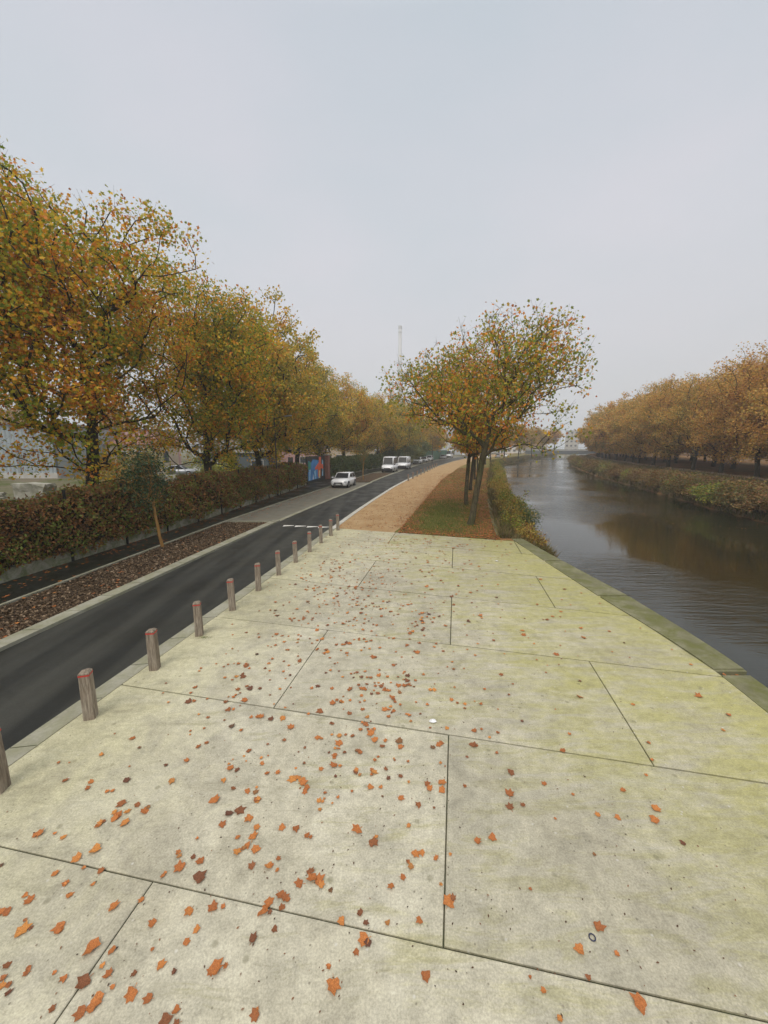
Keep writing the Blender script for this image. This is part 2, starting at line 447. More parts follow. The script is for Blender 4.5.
ROAD_NEAR = curve([(0, -5.78), (5.9, -4.82), (11, -3.93), (17, -2.95), (23.3, -2.0), (29.2, -.98), (38.9, .8), (47.6, 2.7), (78.5, 10.2), (112, 20), (175, 42), (300, 98), (600, 260)], 3)
ROAD_FAR = curve([(0, -8.75), (7.2, -7.75), (13.9, -6.85), (21, -5.8), (25.3, -5.05), (34.8, -3.2), (49.6, -.5), (71.3, 3.9), (87.3, 7.6), (121, 17), (175, 36), (300, 92), (600, 254)], 3)
MULCH_L = curve([(0, -10.75), (9.3, -9.85), (18.4, -8.95), (22.3, -8.5), (30, -7.3), (38.9, -5.75), (45, -4.65), (60, -2.0), (71, 1.1), (87, 5.0), (121, 14.4), (175, 33.4), (300, 89), (600, 250)], 2)
WALL = curve([(0, -13.1), (11.1, -11.65), (21, -10.3), (36.2, -8.85), (44.6, -8.3), (49, -7.5), (58, -5.6), (71, -2.3), (85, 2), (105, 8.5), (140, 20), (200, 42), (300, 84), (600, 246)], 3)
PATH_R = curve([(17, .45), (29.2, 3.14), (47.3, 7.1), (78, 15.2), (105, 23.5), (140, 36.5), (175, 51), (230, 75), (300, 108), (600, 270)], 3)
WATER_L = curve([(16.9, 7.7), (19.9, 8.3), (24.2, 9.3), (39.5, 13.1), (58, 18.2), (82, 25), (107, 32), (125, 41), (160, 60), (215, 92), (330, 162), (600, 330)], 3)
WATER_R = curve([(-60, 24.5), (10, 25), (25.7, 26.1), (32.9, 27.7), (44.9, 31.4), (67.8, 37.6), (107.5, 52.0), (137, 65.5), (205, 104), (320, 172), (600, 335)], 4)
PAD_IN = curve([(-60, 4.2), (3, 5.5), (5.3, 5.8), (6.5, 5.97), (8, 5.93), (9.5, 5.8), (13, 5.65), (16, 5.6), (17.5, 5.6)], .5)
FAR_EDGE = lambda x: 18.02 - .34 * x      # far edge of the platform, y as a function of x

ZR = -.08   # road surface
def ribbon(name, f0, f1, y0, y1, z, mat, step=.5, kind='structure', parent=None, thick=0.0, ya=None):
    """sheet (or slab when thick>0) between two plan curves"""
    ys = np.arange(y0, y1 + 1e-6, step) if ya is None else np.array(ya)
    n = len(ys)
    a = np.stack([f0(ys), ys, np.full(n, z)], 1); b = np.stack([f1(ys), ys, np.full(n, z)], 1)
    if thick <= 0:
        V = np.concatenate([a, b]); F = []
        for i in range(n - 1): F.append((i, n + i, n + i + 1, i + 1))
    else:
        c = a.copy(); d = b.copy(); c[:, 2] -= thick; d[:, 2] -= thick
        bev = min(.02, thick / 3)
        V = np.concatenate([a, b, d, c]); F = []
        for i in range(n - 1):
            for q in range(4):
                r = (q + 1) % 4
                F.append((q * n + i, r * n + i, r * n + i + 1, q * n + i + 1))
        F.append((0, 3 * n, 2 * n, n)); F.append((n - 1, 2 * n - 1, 3 * n - 1, 4 * n - 1))
    me = bpy.data.meshes.new(name)
    me.from_pydata([tuple(map(float, p)) for p in V], [], F)
    bm = bmesh.new(); bm.from_mesh(me); bmesh.ops.recalc_face_normals(bm, faces=bm.faces)
    if thick <= 0:
        for f in bm.faces:
            if f.normal.z < 0: f.normal_flip()
    bm.to_mesh(me); bm.free()
    o = link(name, me, mat, parent)
    if kind: o['kind'] = kind
    return o

# ------------------------------------------------------------------ terrain
def rows():
    return np.concatenate([np.arange(-60, 130, 1.0), np.arange(130, 300, 4.0), np.arange(300, 801, 25.0)])

def grid_sheet(name, cols, ys, mat, noise_amp=0.0, seed=1):
    """cols: list of (xfunc, zfunc)"""
    rg = np.random.default_rng(seed)
    V = []; n = len(ys)
    for xf, zf in cols:
        z = np.array([zf(y) for y in ys]) if callable(zf) else np.full(n, zf)
        if noise_amp: z = z + rg.normal(0, noise_amp, n)
        V.append(np.stack([xf(ys), ys, z], 1))
    V = np.concatenate(V)
    F = [(c * n + i, (c + 1) * n + i, (c + 1) * n + i + 1, c * n + i + 1) for c in range(len(cols) - 1) for i in range(n - 1)]
    me = bpy.data.meshes.new(name); me.from_pydata([tuple(map(float, p)) for p in V], [], F)
    o = link(name, me, mat, None, True)
    tag(o, kind='structure')
    return o

ys = rows()
cst = lambda c: (lambda y: np.full(np.shape(y), float(c)))
off = lambda f, d: (lambda y: f(y) + d)
# left land, flat, ends under the platform / at the top of the bank
ysl = ys[ys >= 17]
grid_sheet('ground', [(cst(-450), -.16), (cst(-60), -.16), (off(WALL, -6), -.15), (WALL, -.14), (ROAD_FAR, -.14), (ROAD_NEAR, -.14), (off(WATER_L, -2.6), -.12)], ys[ys >= 17], M['ground'])
grid_sheet('ground', [(cst(-450), -.16), (cst(-60), -.16), (off(WALL, -6), -.15), (WALL, -.14), (ROAD_FAR, -.14), (ROAD_NEAR, -.14), (off(PAD_IN, .2), -.3)], np.concatenate([ys[ys < 17], [17.0]]), M['ground'])
grid_sheet('canal_bank', [(off(WATER_L, -2.6), -.125), (off(WATER_L, -1.9), -.3), (off(WATER_L, -.9), -.8), (off(WATER_L, -.1), -1.15), (off(WATER_L, .6), -1.6)], ysl, M['verge'], .05)
grid_sheet('canal_bank', [(off(WATER_R, -.6), -1.7), (lambda y: WATER_R(y) + .35 + .25 * np.sin(y * 2.3) + .2 * np.sin(y * 5.1), -1.12), (off(WATER_R, 1.2), -.5), (off(WATER_R, 3), .1), (off(WATER_R, 5), .55),
            (off(WATER_R, 7.2), .8), (off(WATER_R, 12), .85), (off(WATER_R, 30), .9), (off(WATER_R, 120), 1.0), (lambda y: np.maximum(WATER_R(y) + 140, 600), 1.0)], ys, M['bank'], .05, 3)
ribbon('footpath', off(WATER_R, 7.0), off(WATER_R, 8.6), 0, 140, .93, simple('pink_gravel_path', (.27, .17, .11), .95, scale=8, space='World'), 1)
# water
me = bpy.data.meshes.new('water'); me.from_pydata([(-20, -60, -1.2), (700, -60, -1.2), (700, 800, -1.2), (-20, 800, -1.2)], [], [(0, 1, 2, 3)])
tag(link('water', me, M['water']), kind='structure')

# ------------------------------------------------------------------ roads, kerbs
ribbon('road', ROAD_FAR, ROAD_NEAR, -60, 420, ZR, M['road'], 1)
ribbon('mulch_bed', off(MULCH_L, .05), off(ROAD_FAR, -.38), -10, 20.6, -.035, M['mulch'])
ribbon('mulch_bed', off(MULCH_L, .05), off(ROAD_FAR, -.28), 45.2, 61, -.035, M['mulch'])
ribbon('parking_bay', MULCH_L, off(ROAD_FAR, -.3), 20.85, 45, -.072, M['bay'])
ribbon('parking_bay', MULCH_L, off(ROAD_FAR, -.3), 61.2, 170, -.072, M['bay'], 1)
ribbon('footpath', WALL, off(MULCH_L, -.12), -20, 150, -.09, M['foot'], 1)
ribbon('kerb', off(ROAD_FAR, -.38), ROAD_FAR, -10, 21, 0.0, M['kerb'], thick=.2)
ribbon('kerb', off(ROAD_FAR, -.28), ROAD_FAR, 21.02, 170, -.062, M['kerb'], thick=.1)
ribbon('kerb', off(ROAD_FAR, -.29), off(ROAD_FAR, -.02), 45.2, 61, 0.0, M['kerb'], thick=.1)
ribbon('kerb', off(MULCH_L, -.1), MULCH_L, -20, 150, -.005, M['kerb'], thick=.15)
# edge where the first bed meets the bay
mb = MB(); mb.box((-7.2, 20.72, -.07), (2.6, .12, .14), rz=-.02)
tag(mb.build('kerb', M['kerb']), kind='structure')
ribbon('kerb', ROAD_NEAR, off(ROAD_NEAR, .32), -20, 18.6, 0.009, M['kerb'], thick=.25)
ribbon('kerb', ROAD_NEAR, off(ROAD_NEAR, .26), 18.62, 52, 0.01, M['kerb_pale'], thick=.25)
ribbon('kerb', ROAD_NEAR, off(ROAD_NEAR, .2), 52.02, 300, 0.0, M['kerb'], thick=.25)
# kerb joints are cut as thin dark gaps
mb = MB()
for y in np.arange(-4, 21, 1.0):
    mb.box((float(ROAD_FAR(y)) - .19, y, .001), (.376, .012, .004), rz=.14)
for y in np.arange(-4.4, 18.4, 1.0):
    mb.box((float(ROAD_NEAR(y)) + .16, y, .01), (.316, .012, .004), rz=.16)
tag(mb.build('kerb_joint', M['joint']), kind='structure')

# gravel path and verge
def poly_from_edge(name, fl, fr, y1, z, mat, near_x0, near_x1, step=1.0):
    """ribbon whose near end follows the slanted far edge of the platform"""
    ts = np.linspace(0, 1, 13)
    V = []; F = []
    ysx = np.concatenate([[0], np.arange(19.5, y1, step)])
    for j, y in enumerate(ysx):
        for t in ts:
            if j == 0:
                x = near_x0 + (near_x1 - near_x0) * t
                V.append((x, FAR_EDGE(x) + .012, z))
            else:
                a, b = float(fl(y)), float(fr(y)); V.append((a + (b - a) * t, y, z))
    n = len(ts)
    for j in range(len(ysx) - 1):
        for i in range(n - 1): F.append((j * n + i, j * n + i + 1, (j + 1) * n + i + 1, (j + 1) * n + i))
    me = bpy.data.meshes.new(name); me.from_pydata(V, [], F)
    return tag(link(name, me, mat), kind='structure')
poly_from_edge('path', off(ROAD_NEAR, .262), PATH_R, 300, -.012, M['path'], -2.35, .45)
poly_from_edge('grass_verge', PATH_R, off(WATER_L, -2.45), 300, -.02, M['verge'], .46, 5.75)

# ramp marking: small white triangles across the road
for i, (x, y) in enumerate([(-5.0, 19.95), (-4.35, 19.82), (-3.7, 19.68), (-3.1, 19.56)]):
    me = bpy.data.meshes.new('road_marking')
    me.from_pydata([(x - .3, y + .05, ZR + .004), (x - .28, y - .33, ZR + .004), (x + .26, y - .12, ZR + .004), (x + .27, y - .02, ZR + .004)], [], [(0, 1, 2, 3)])
    tag(link('road_marking', me, M['paint']), kind='structure')

# ------------------------------------------------------------------ concrete platform
def clip(poly, a, b):
    """keep the part of poly left of a->b"""
    out = []
    def side(p): return (b[0] - a[0]) * (p[1] - a[1]) - (b[1] - a[1]) * (p[0] - a[0])
    for i in range(len(poly)):
        p, q = poly[i], poly[(i + 1) % len(poly)]
        sp, sq = side(p), side(q)
        if sp >= 0: out.append(p)
        if (sp >= 0) != (sq >= 0):
            t = sp / (sp - sq); out.append((p[0] + (q[0] - p[0]) * t, p[1] + (q[1] - p[1]) * t))
    return out
kx = lambda y: float(ROAD_NEAR(y)) + .28
outline = [(kx(-10), -10), (float(PAD_IN(-10)) + .05, -10), (float(PAD_IN(3)) + .05, 3), (float(PAD_IN(5.3)) + .05, 5.3), (float(PAD_IN(6.5)) + .05, 6.5), (float(PAD_IN(8)) + .05, 8),
           (float(PAD_IN(11)) + .05, 11), (5.7, 13.5), (5.62, FAR_EDGE(5.62)), (kx(18.8), FAR_EDGE(kx(18.8))), (kx(11), 11), (kx(5.9), 5.9)]
def hull(pts):
    pts = sorted(set((round(a, 4), round(b, 4)) for a, b in pts))
    def half(ps):
        h = []
        for p in ps:
            while len(h) > 1 and (h[-1][0] - h[-2][0]) * (p[1] - h[-2][1]) - (h[-1][1] - h[-2][1]) * (p[0] - h[-2][0]) <= 0: h.pop()
            h.append(p)
        return h[:-1]
    return half(pts) + half(pts[::-1])
outline = hull(outline)
A = (.978, -.21); B = (.196, 1.0)     # slab directions
org = (.47, 2.51); LEN = 5.36; WID = 2.5
bm = bmesh.new()
prng = random.Random(3)
def jog(k): return .0
ROWS = [(-10.2, -.16), (-7.6, -.16), (-5.0, -.16), (-2.45, -.16), (.08, -.165), (2.58, -.183), (5.03, -.215), (7.68, -.245), (10.42, -.29), (13.19, -.33), (15.95, -.34), (18.6, -.34)]
def cross(row, a):          # slab joint x = a + .182 y with the row line y = c + s x
    c, sl_ = row; x = (a + .182 * c) / (1 - .182 * sl_); return (x, c + sl_ * x)
for k in range(len(ROWS) - 1):
    even = (k % 2 == 1)
    js = [.03 + 5.36 * q for q in range(-3, 3)] if even else [-2.7 + 5.36 * q for q in range(-3, 4)]
    js = [j for j in js if not (-6.0 < j < -4.4)]      # no slivers beside the kerb
    for j0, j1 in zip(js, js[1:]):
        g = .006
        P = [cross(ROWS[k], j0), cross(ROWS[k], j1), cross(ROWS[k + 1], j1), cross(ROWS[k + 1], j0)]
        g = .006 + .0004 * max(0, ROWS[k][0]); gt = .006 + .0016 * max(0, ROWS[k][0]); P = [(P[0][0] + g, P[0][1] + gt), (P[1][0] - g, P[1][1] + gt), (P[2][0] - g, P[2][1] - gt), (P[3][0] + g, P[3][1] - gt)]
        for i in range(len(outline)):
            if len(P) < 3: break
            P = clip(P, outline[i], outline[(i + 1) % len(outline)])
        if len(P) < 3: continue
        zt = prng.uniform(-.003, .001)
        top = [bm.verts.new((p[0], p[1], zt)) for p in P]
        f = bm.faces.new(top)
        r = bmesh.ops.extrude_face_region(bm, geom=[f])
        for v in [e for e in r['geom'] if isinstance(e, bmesh.types.BMVert)]: v.co.z = -.18
bmesh.ops.recalc_face_normals(bm, faces=bm.faces)
tops = [e for e in bm.edges if all(v.co.z > -.1 for v in e.verts) and e.calc_length() > .05]
bmesh.ops.bevel(bm, geom=tops, offset=.011, segments=1, affect='EDGES', clamp_overlap=True)
me = bpy.data.meshes.new('platform'); bm.to_mesh(me); bm.free()
tag(link('platform', me, M['pad']), kind='structure')
# bedding seen in the joints, and the quay wall down to the water
me = bpy.data.meshes.new('joint_bedding'); me.from_pydata([(p[0], p[1], -.022) for p in outline], [], [tuple(range(len(outline)))])
tag(link('platform_joints', me, M['joint']), kind='structure')

# coping stones along the canal: each stone a slab
def coping(y0, y1, w0, w1, dz, shift=0.0):
    n = max(3, int((y1 - y0) / .5) + 1)
    yv = np.linspace(y0, y1, n); w = np.linspace(w0, w1, n)
    a = [(float(PAD_IN(y)) + .02 + shift, y) for y in yv]
    b = [(float(PAD_IN(y)) + .02 + shift + ww, y) for y, ww in zip(yv, w)]
    prof = a + b[::-1]
    bm = bmesh.new()
    f = bm.faces.new([bm.verts.new((p[0], p[1], dz)) for p in prof])
    r = bmesh.ops.extrude_face_region(bm, geom=[f])
    for v in [e for e in r['geom'] if isinstance(e, bmesh.types.BMVert)]: v.co.z = -.42
    bmesh.ops.recalc_face_normals(bm, faces=bm.faces)
    edges = [e for e in bm.edges if all(v.co.z > -.1 for v in e.verts)]
    bmesh.ops.bevel(bm, geom=edges, offset=.035, segments=3, affect='EDGES', clamp_overlap=True)
    me = bpy.data.meshes.new('coping'); bm.to_mesh(me); bm.free()
    return me
cop = MB()
stones = [(-8, 6.28, .55, .58, .01, 0), (6.4, 9.9, .62, .86, .022, .0), (9.93, 13.2, .87, .72, .015, 0), (13.23, 16.6, .72, .52, .01, 0)]
bm = bmesh.new()
for s in stones: bm.from_mesh(coping(*s))
me = bpy.data.meshes.new('coping'); bm.to_mesh(me); bm.free()
tag(link('coping', me, M['coping']), kind='structure')
# concrete quay wall
ribbon('quay_wall', off(PAD_IN, .1), off(PAD_IN, .5), -20, 17, -.4, M['wall'], thick=1.6)
# thin edging running on along the top of the bank
ribbon('bank_edging', off(WATER_L, -2.62), off(WATER_L, -2.42), 17.2, 30, .03, M['coping'], thick=.3)
mb = MB(); mb.cyl((5.62, 16.3, -.02), (5.9, 17.35, -.02), .1, .1, 6)

# ------------------------------------------------------------------ leaves & trees
LEAF_OUT = [(0, -1.0), (.18, -.45), (.75, -.35), (.42, .0), (.95, .35), (.38, .42), (0, 1.05)]
T_FULL_V = np.array([(0, -.8, 0), (.55, -.55, .14), (.38, -.12, .1), (.95, .18, .2), (.36, .32, .1), (0, 1.0, 0),
                     (-.36, .32, .1), (-.95, .18, .2), (-.38, -.12, .1), (-.55, -.55, .14)], dtype=np.float32) * .5
T_FULL_F = [(0, 1, 2, 3, 4, 5), (0, 5, 6, 7, 8, 9)]
T_OVAL_V = np.array([(0, -1, 0), (.55, 0, .12), (0, 1, 0), (-.55, 0, .12)], dtype=np.float32) * .5
T_OVAL_F = [(0, 1, 2), (0, 2, 3)]
T_QUAD_V = np.array([(-.15, -1, 0), (.85, -.1, .15), (.1, 1, 0), (-.8, .2, .2)], dtype=np.float32) * .5
T_QUAD_F = [(0, 1, 2, 3)]

def leaf_cloud(name, pos, size, tmpl='full', up=.5, rng=RNG):
    TV, TF = {'full': (T_FULL_V, T_FULL_F), 'oval': (T_OVAL_V, T_OVAL_F), 'quad': (T_QUAD_V, T_QUAD_F)}[tmpl]
    n = len(pos); pos = np.asarray(pos, dtype=np.float32)
    if np.isscalar(size): size = np.full(n, size)
    nz = rng.normal(0, 1, (n, 3)); nz /= np.linalg.norm(nz, axis=1, keepdims=True); nz[:, 2] += up
    nz /= np.linalg.norm(nz, axis=1, keepdims=True)
    t = rng.normal(0, 1, (n, 3)); xx = np.cross(t, nz); xx /= np.linalg.norm(xx, axis=1, keepdims=True)
    yy = np.cross(nz, xx)
    V = (TV[None, :, 0, None] * xx[:, None] + TV[None, :, 1, None] * yy[:, None] + TV[None, :, 2, None] * nz[:, None]) * np.asarray(size)[:, None, None] + pos[:, None]
    K = len(TV)
    base = (np.arange(n) * K)
    flat = np.concatenate([np.array(f) for f in TF])
    F = (base[:, None] + flat[None]).ravel()
    cnt = np.tile(np.array([len(f) for f in TF]), n)
    return np_mesh(name, V.reshape(-1, 3), F, cnt)

def tubes(name, P0, P1, R0, R1, min_sides=3):
    P0 = np.asarray(P0, float); P1 = np.asarray(P1, float); R0 = np.asarray(R0); R1 = np.asarray(R1)
    V = []; F = []; C = []; b = 0
    for sides, sel in ((8, R0 > .05), (5, (R0 <= .05) & (R0 > .018)), (min_sides, R0 <= .018)):
        p0, p1, r0, r1 = P0[sel], P1[sel], R0[sel], R1[sel]
        n = len(p0)
        if n == 0: continue
        d = p1 - p0; d /= np.maximum(np.linalg.norm(d, axis=1, keepdims=True), 1e-6)
        h = np.where(np.abs(d[:, 2:3]) < .9, np.array([[0, 0, 1.0]]), np.array([[1.0, 0, 0]]))
        a = np.cross(d, h); a /= np.linalg.norm(a, axis=1, keepdims=True); c = np.cross(d, a)
        th = 2 * np.pi * np.arange(sides) / sides
        ring = a[:, None] * np.cos(th)[None, :, None] + c[:, None] * np.sin(th)[None, :, None]
        v = np.concatenate([p0[:, None] + ring * r0[:, None, None], (p1 + d * r1[:, None] * .3)[:, None] + ring * r1[:, None, None]], 1)
        V.append(v.reshape(-1, 3))
        k = np.arange(sides); kn = (k + 1) % sides
        q = np.stack([k, kn, kn + sides, k + sides], 1).ravel()
        F.append((b + np.arange(n)[:, None] * 2 * sides + q[None]).ravel()); C.append(np.full(n * sides, 4))
        b += n * 2 * sides
    return np_mesh(name, np.concatenate(V), np.concatenate(F), np.concatenate(C))

def grow(seed, trunk_h, base_r, cc, cr, n_targets, n_leaves, leader=.4, lean=(0, 0), lobes=16, lobe_r=.5, cluster=.36, bare_top=0.0, flare=1.3, droop=.0, rise=-.04, pipe=2.25):
    """skeleton grown towards points scattered in a lobed crown. returns segment arrays and leaf points"""
    rg = np.random.default_rng(seed)
    cc = np.array(cc, float); cr = np.array(cr, float)
    nodes = [np.zeros(3)]; par = [-1]; plen = [0.]
    z = 0; p = np.zeros(3)
    top = cc[2] + cr[2] * leader
    w = rg.normal(0, .04, 2)
    while z < top:
        st = .45; z += st
        w = w * .8 + rg.normal(0, .03, 2)
        p = p + np.array([lean[0] * st + w[0] * st * 2, lean[1] * st + w[1] * st * 2, st])
        nodes.append(p.copy()); par.append(len(nodes) - 2); plen.append(z if z < trunk_h else z)
    # lobed envelope
    L = rg.normal(0, 1, (lobes, 3)); L /= np.linalg.norm(L, axis=1, keepdims=True)
    L *= rg.uniform(.35, .72, (lobes, 1))
    T = []
    while len(T) < n_targets:
        l = L[rg.integers(lobes)]
        q = rg.normal(0, 1, 3); q /= np.linalg.norm(q); q *= lobe_r * rg.uniform(.2, 1) ** .5
        s = l + q
        if np.linalg.norm(s) > 1.06: continue
        t = cc + s * cr
        if t[2] < trunk_h * (.72 if pipe > 2.2 else 1.02): continue
        T.append(t)
    T = np.array(T)
    fork = np.array([0, 0, trunk_h])
    T = T[np.argsort(np.linalg.norm(T - fork, axis=1) + rg.uniform(0, 1.0, len(T)))]
    tips = []
    for t in T:
        N = np.array(nodes); Lp = np.array(plen)
        d = np.linalg.norm(N - t, axis=1)
        # prefer coming from below and from the inside
        below = np.maximum(0, N[:, 2] - t[2] + .2 + droop * -1)
        cost = d + .28 * Lp + 1.4 * below + np.where(N[:, 2] < trunk_h * .93, 60, 0)
        j = int(np.argmin(cost))
        a = N[j]; dist = d[j]
        if dist < .25: tips.append(t); continue
        pd = a - N[par[j]] if par[j] >= 0 else np.array([0, 0, 1.])
        pd = pd / (np.linalg.norm(pd) + 1e-6)
        ctrl = a + (pd * .35 + (t - a) / dist * .5 + np.array([0, 0, rise])) * dist * .5 + rg.normal(0, .06, 3) * dist * .6
        k = max(1, int(round(dist / .55)))
        prev = j
        for i in range(1, k + 1):
            s = i / k
            q = (1 - s) ** 2 * a + 2 * s * (1 - s) * ctrl + s * s * t
            nodes.append(q); par.append(prev); plen.append(plen[prev] + dist / k); prev = len(nodes) - 1
        tips.append(t)
    N = np.array(nodes); par = np.array(par)
    # pipe model radii
    e = pipe; acc = np.zeros(len(N)); 
    child = np.zeros(len(N), bool); child[par[1:]] = True
    acc[~child] = 1.0
    for i in range(len(N) - 1, 0, -1):
        acc[par[i]] += acc[i]
    rad = acc ** (1 / e); rad = rad / rad[0] * base_r; rad = np.maximum(rad, .0045)
    zz = N[:, 2]
    rad = np.where((np.arange(len(N)) < int(top / .45)) & (zz < 1.0), rad * (1 + (flare - 1) * (1 - np.clip(zz, 0, 1)) ** 2), rad)
    P0 = N[par[1:]]; P1 = N[1:]; R0 = np.minimum(rad[par[1:]], rad[1:] * 1.5 + .004); R1 = rad[1:]
    R0[0] = rad[0]
    # leaves in tufts around shoots
    tips = np.array(tips)
    wgt = rg.uniform(.25, 1.6, len(tips))
    if bare_top > 0:
        hh = (tips[:, 2] - cc[2]) / cr[2]
        wgt *= np.clip(1.15 - np.maximum(0, hh) * bare_top, .06, 1)
    wgt /= wgt.sum()
    idx = rg.choice(len(tips), n_leaves, p=wgt)
    # twigs: small shoots from each tip
    tw0 = []; tw1 = []
    for t in tips:
        for _ in range(rg.integers(3, 6)):
            dv = rg.normal(0, 1, 3); dv[2] = abs(dv[2]) * .8 + .1; dv /= np.linalg.norm(dv)
            tw0.append(t); tw1.append(t + dv * rg.uniform(.25, .7) * (cluster / .36))
    tw0 = np.array(tw0); tw1 = np.array(tw1)
    sh = np.clip(rg.normal(0, 1, (n_leaves, 3)), -1.7, 1.7) * cluster; sh[:, 2] *= .75
    LP = tips[idx] + sh
    keep = LP[:, 2] > trunk_h * .55
    LP = LP[keep]
    P0 = np.concatenate([P0, tw0]); P1 = np.concatenate([P1, tw1])
    R0 = np.concatenate([R0, np.full(len(tw0), .0055)]); R1 = np.concatenate([R1, np.full(len(tw0), .003)])
    return P0, P1, R0, R1, LP

def make_tree(name, seed, mat, bark_m, leaf_size, tmpl='full', **kw):
    P0, P1, R0, R1, LP = grow(seed, **kw)
    rg = np.random.default_rng(seed + 99)
    root = empty(name)
    tr = link('trunk', tubes('trunk', P0, P1, R0, R1), bark_m, root, True)
    cr = link('crown', leaf_cloud('crown', LP, rg.uniform(leaf_size * .7, leaf_size * 1.25, len(LP)), tmpl, .35, rg), mat, root)
    return root

ORD = ['first', 'second', 'third', 'fourth', 'fifth', 'sixth', 'seventh', 'eighth', 'ninth', 'tenth', 'eleventh', 'twelfth', 'thirteenth', 'fourteenth',
       'fifteenth', 'sixteenth', 'seventeenth', 'eighteenth', 'nineteenth', 'twentieth', 'twenty-first', 'twenty-second', 'twenty-third', 'twenty-fourth', 'twenty-fifth', 'twenty-sixth', 'twenty-seventh', 'twenty-eighth']

def place(root, x, y, z, rz, s, used, label=None, cat='tree', group=None):
    o = copy_tree(root) if used.get(root.name) else root
    used[root.name] = True
    o.location = (x, y, z); o.rotation_euler = (0, 0, rz)
    o.scale = s if isinstance(s, tuple) else (s, s, s)
    tag(o, label, cat, group)
    return o
used = {}

# --- row of plane trees behind the hedge
near_kw = dict(trunk_h=2.6, rise=.12, base_r=.25, cc=(0, 0, 8.9), cr=(5.8, 5.8, 7.1), n_targets=720, n_leaves=50000, leader=-.25, lobes=30, lobe_r=.4, cluster=.4)
LA = make_tree('plane_tree', 11, M['leaf_left'], M['bark_dark'], .162, **near_kw)
LB = make_tree('plane_tree', 23, M['leaf_left'], M['bark_dark'], .162, **near_kw)
LC = make_tree('plane_tree', 37, M['leaf_far_left'], M['bark_dark'], .21, 'quad', **{**near_kw, 'n_leaves': 30000, 'n_targets': 500})
LD = make_tree('plane_tree', 41, M['leaf_far_left'], M['bark_dark'], .21, 'quad', **{**near_kw, 'n_leaves': 30000, 'n_targets': 500})
row = [(-15.6, 7.6, LB, (.9, .9, .8)), (-13.6, 17.6, LA, 1.03), (-12.5, 27.0, LB, 1.07), (-11.6, 36.4, LC, 1.08), (-10.6, 46, LD, 1.06), (-9.3, 55.5, LC, 1.04),
       (-6.8, 64.5, LD, 1.03), (-4.0, 73.5, LC, 1.0), (-.9, 82, LD, .98), (2.4, 91, LC, 1.0), (5.8, 100, LD, .96), (9.5, 110, LC, .95), (14, 121, LD, .95), (18, 133, LC, .9)]
lab = ['tall plane tree at the left edge of the photo, only its crown in view',
       'large green and orange plane tree with low dark limbs before the grey metal shed',
       'plane tree behind the hedge just right of the staked evergreen sapling',
       'golden plane tree behind the hedge at the dark lamp post',
       'orange plane tree behind the mural panel by the brick pillar',
       'plane tree behind the hedge just beyond the brick pillar']
for i, (x, y, src, s) in enumerate(row):
    l = lab[i] if i < len(lab) else ORD[i - len(lab) + 0] + ' plane tree past the parked white hatchback in the roadside row'
    place(src, x, y, -.15, [1.3, 1.6, 2.4, .6, 4.0, 5.1, 2.2, 3.3, .4, 1.7, 5.5, 2.9, .9, 4.4][i], s, used, l, 'tree', 'plane trees in a row behind the hedge')

# --- trees on the verge beside the canal
mid_kw = dict(trunk_h=3.05, rise=.2, pipe=2.1, base_r=.165, cc=(.85, 0, 7.0), cr=(5.7, 5.2, 4.1), n_targets=700, n_leaves=12000, leader=-.6, lobes=24, lobe_r=.4, cluster=.3, bare_top=.6, lean=(.035, 0))
MA = make_tree('plane_tree', 69, M['leaf_mid'], M['bark'], .16, **mid_kw)
MBt = make_tree('plane_tree', 63, M['leaf_mid'], M['bark'], .21, **{**mid_kw, 'n_leaves': 9000, 'cc': (-.3, 0, 7.0)})
MC = make_tree('plane_tree', 71, M['leaf_right'], M['bark_dark'], .24, 'quad', **{**mid_kw, 'n_leaves': 7000, 'n_targets': 260, 'cr': (3.2, 3.2, 3.2), 'cc': (0, 0, 6.8), 'bare_top': 1.0})
place(MA, 4.5, 19.7, -.02, 0, (.93, .93, .98), used, 'lone looking orange plane tree on the leafy verge, its mossy trunk nearest the platform', 'tree', 'plane trees on the canal verge')
place(MBt, 5.75, 26.6, -.02, .3, (.82, .82, .95), used, 'plane tree standing right behind the nearest canal verge tree', 'tree', 'plane trees on the canal verge')
for i, (x, y) in enumerate([(8.1, 36), (11.3, 48), (15.0, 62), (19.3, 76), (23.5, 90), (28.5, 104), (37, 120), (47, 136), (58, 153), (70, 172), (84, 193)]):
    place(MC, x, y, -.05, i * 1.9, [.85, .8, .85, .8, .95, 1.0, 1.1, 1.25, 1.3, 1.3, 1.4, 1.3, 1.4, 1.4, 1.4][i], used,
          ORD[i + 2] + ' tree of the canal verge row, counting away from the platform', 'tree', 'plane trees on the canal verge')

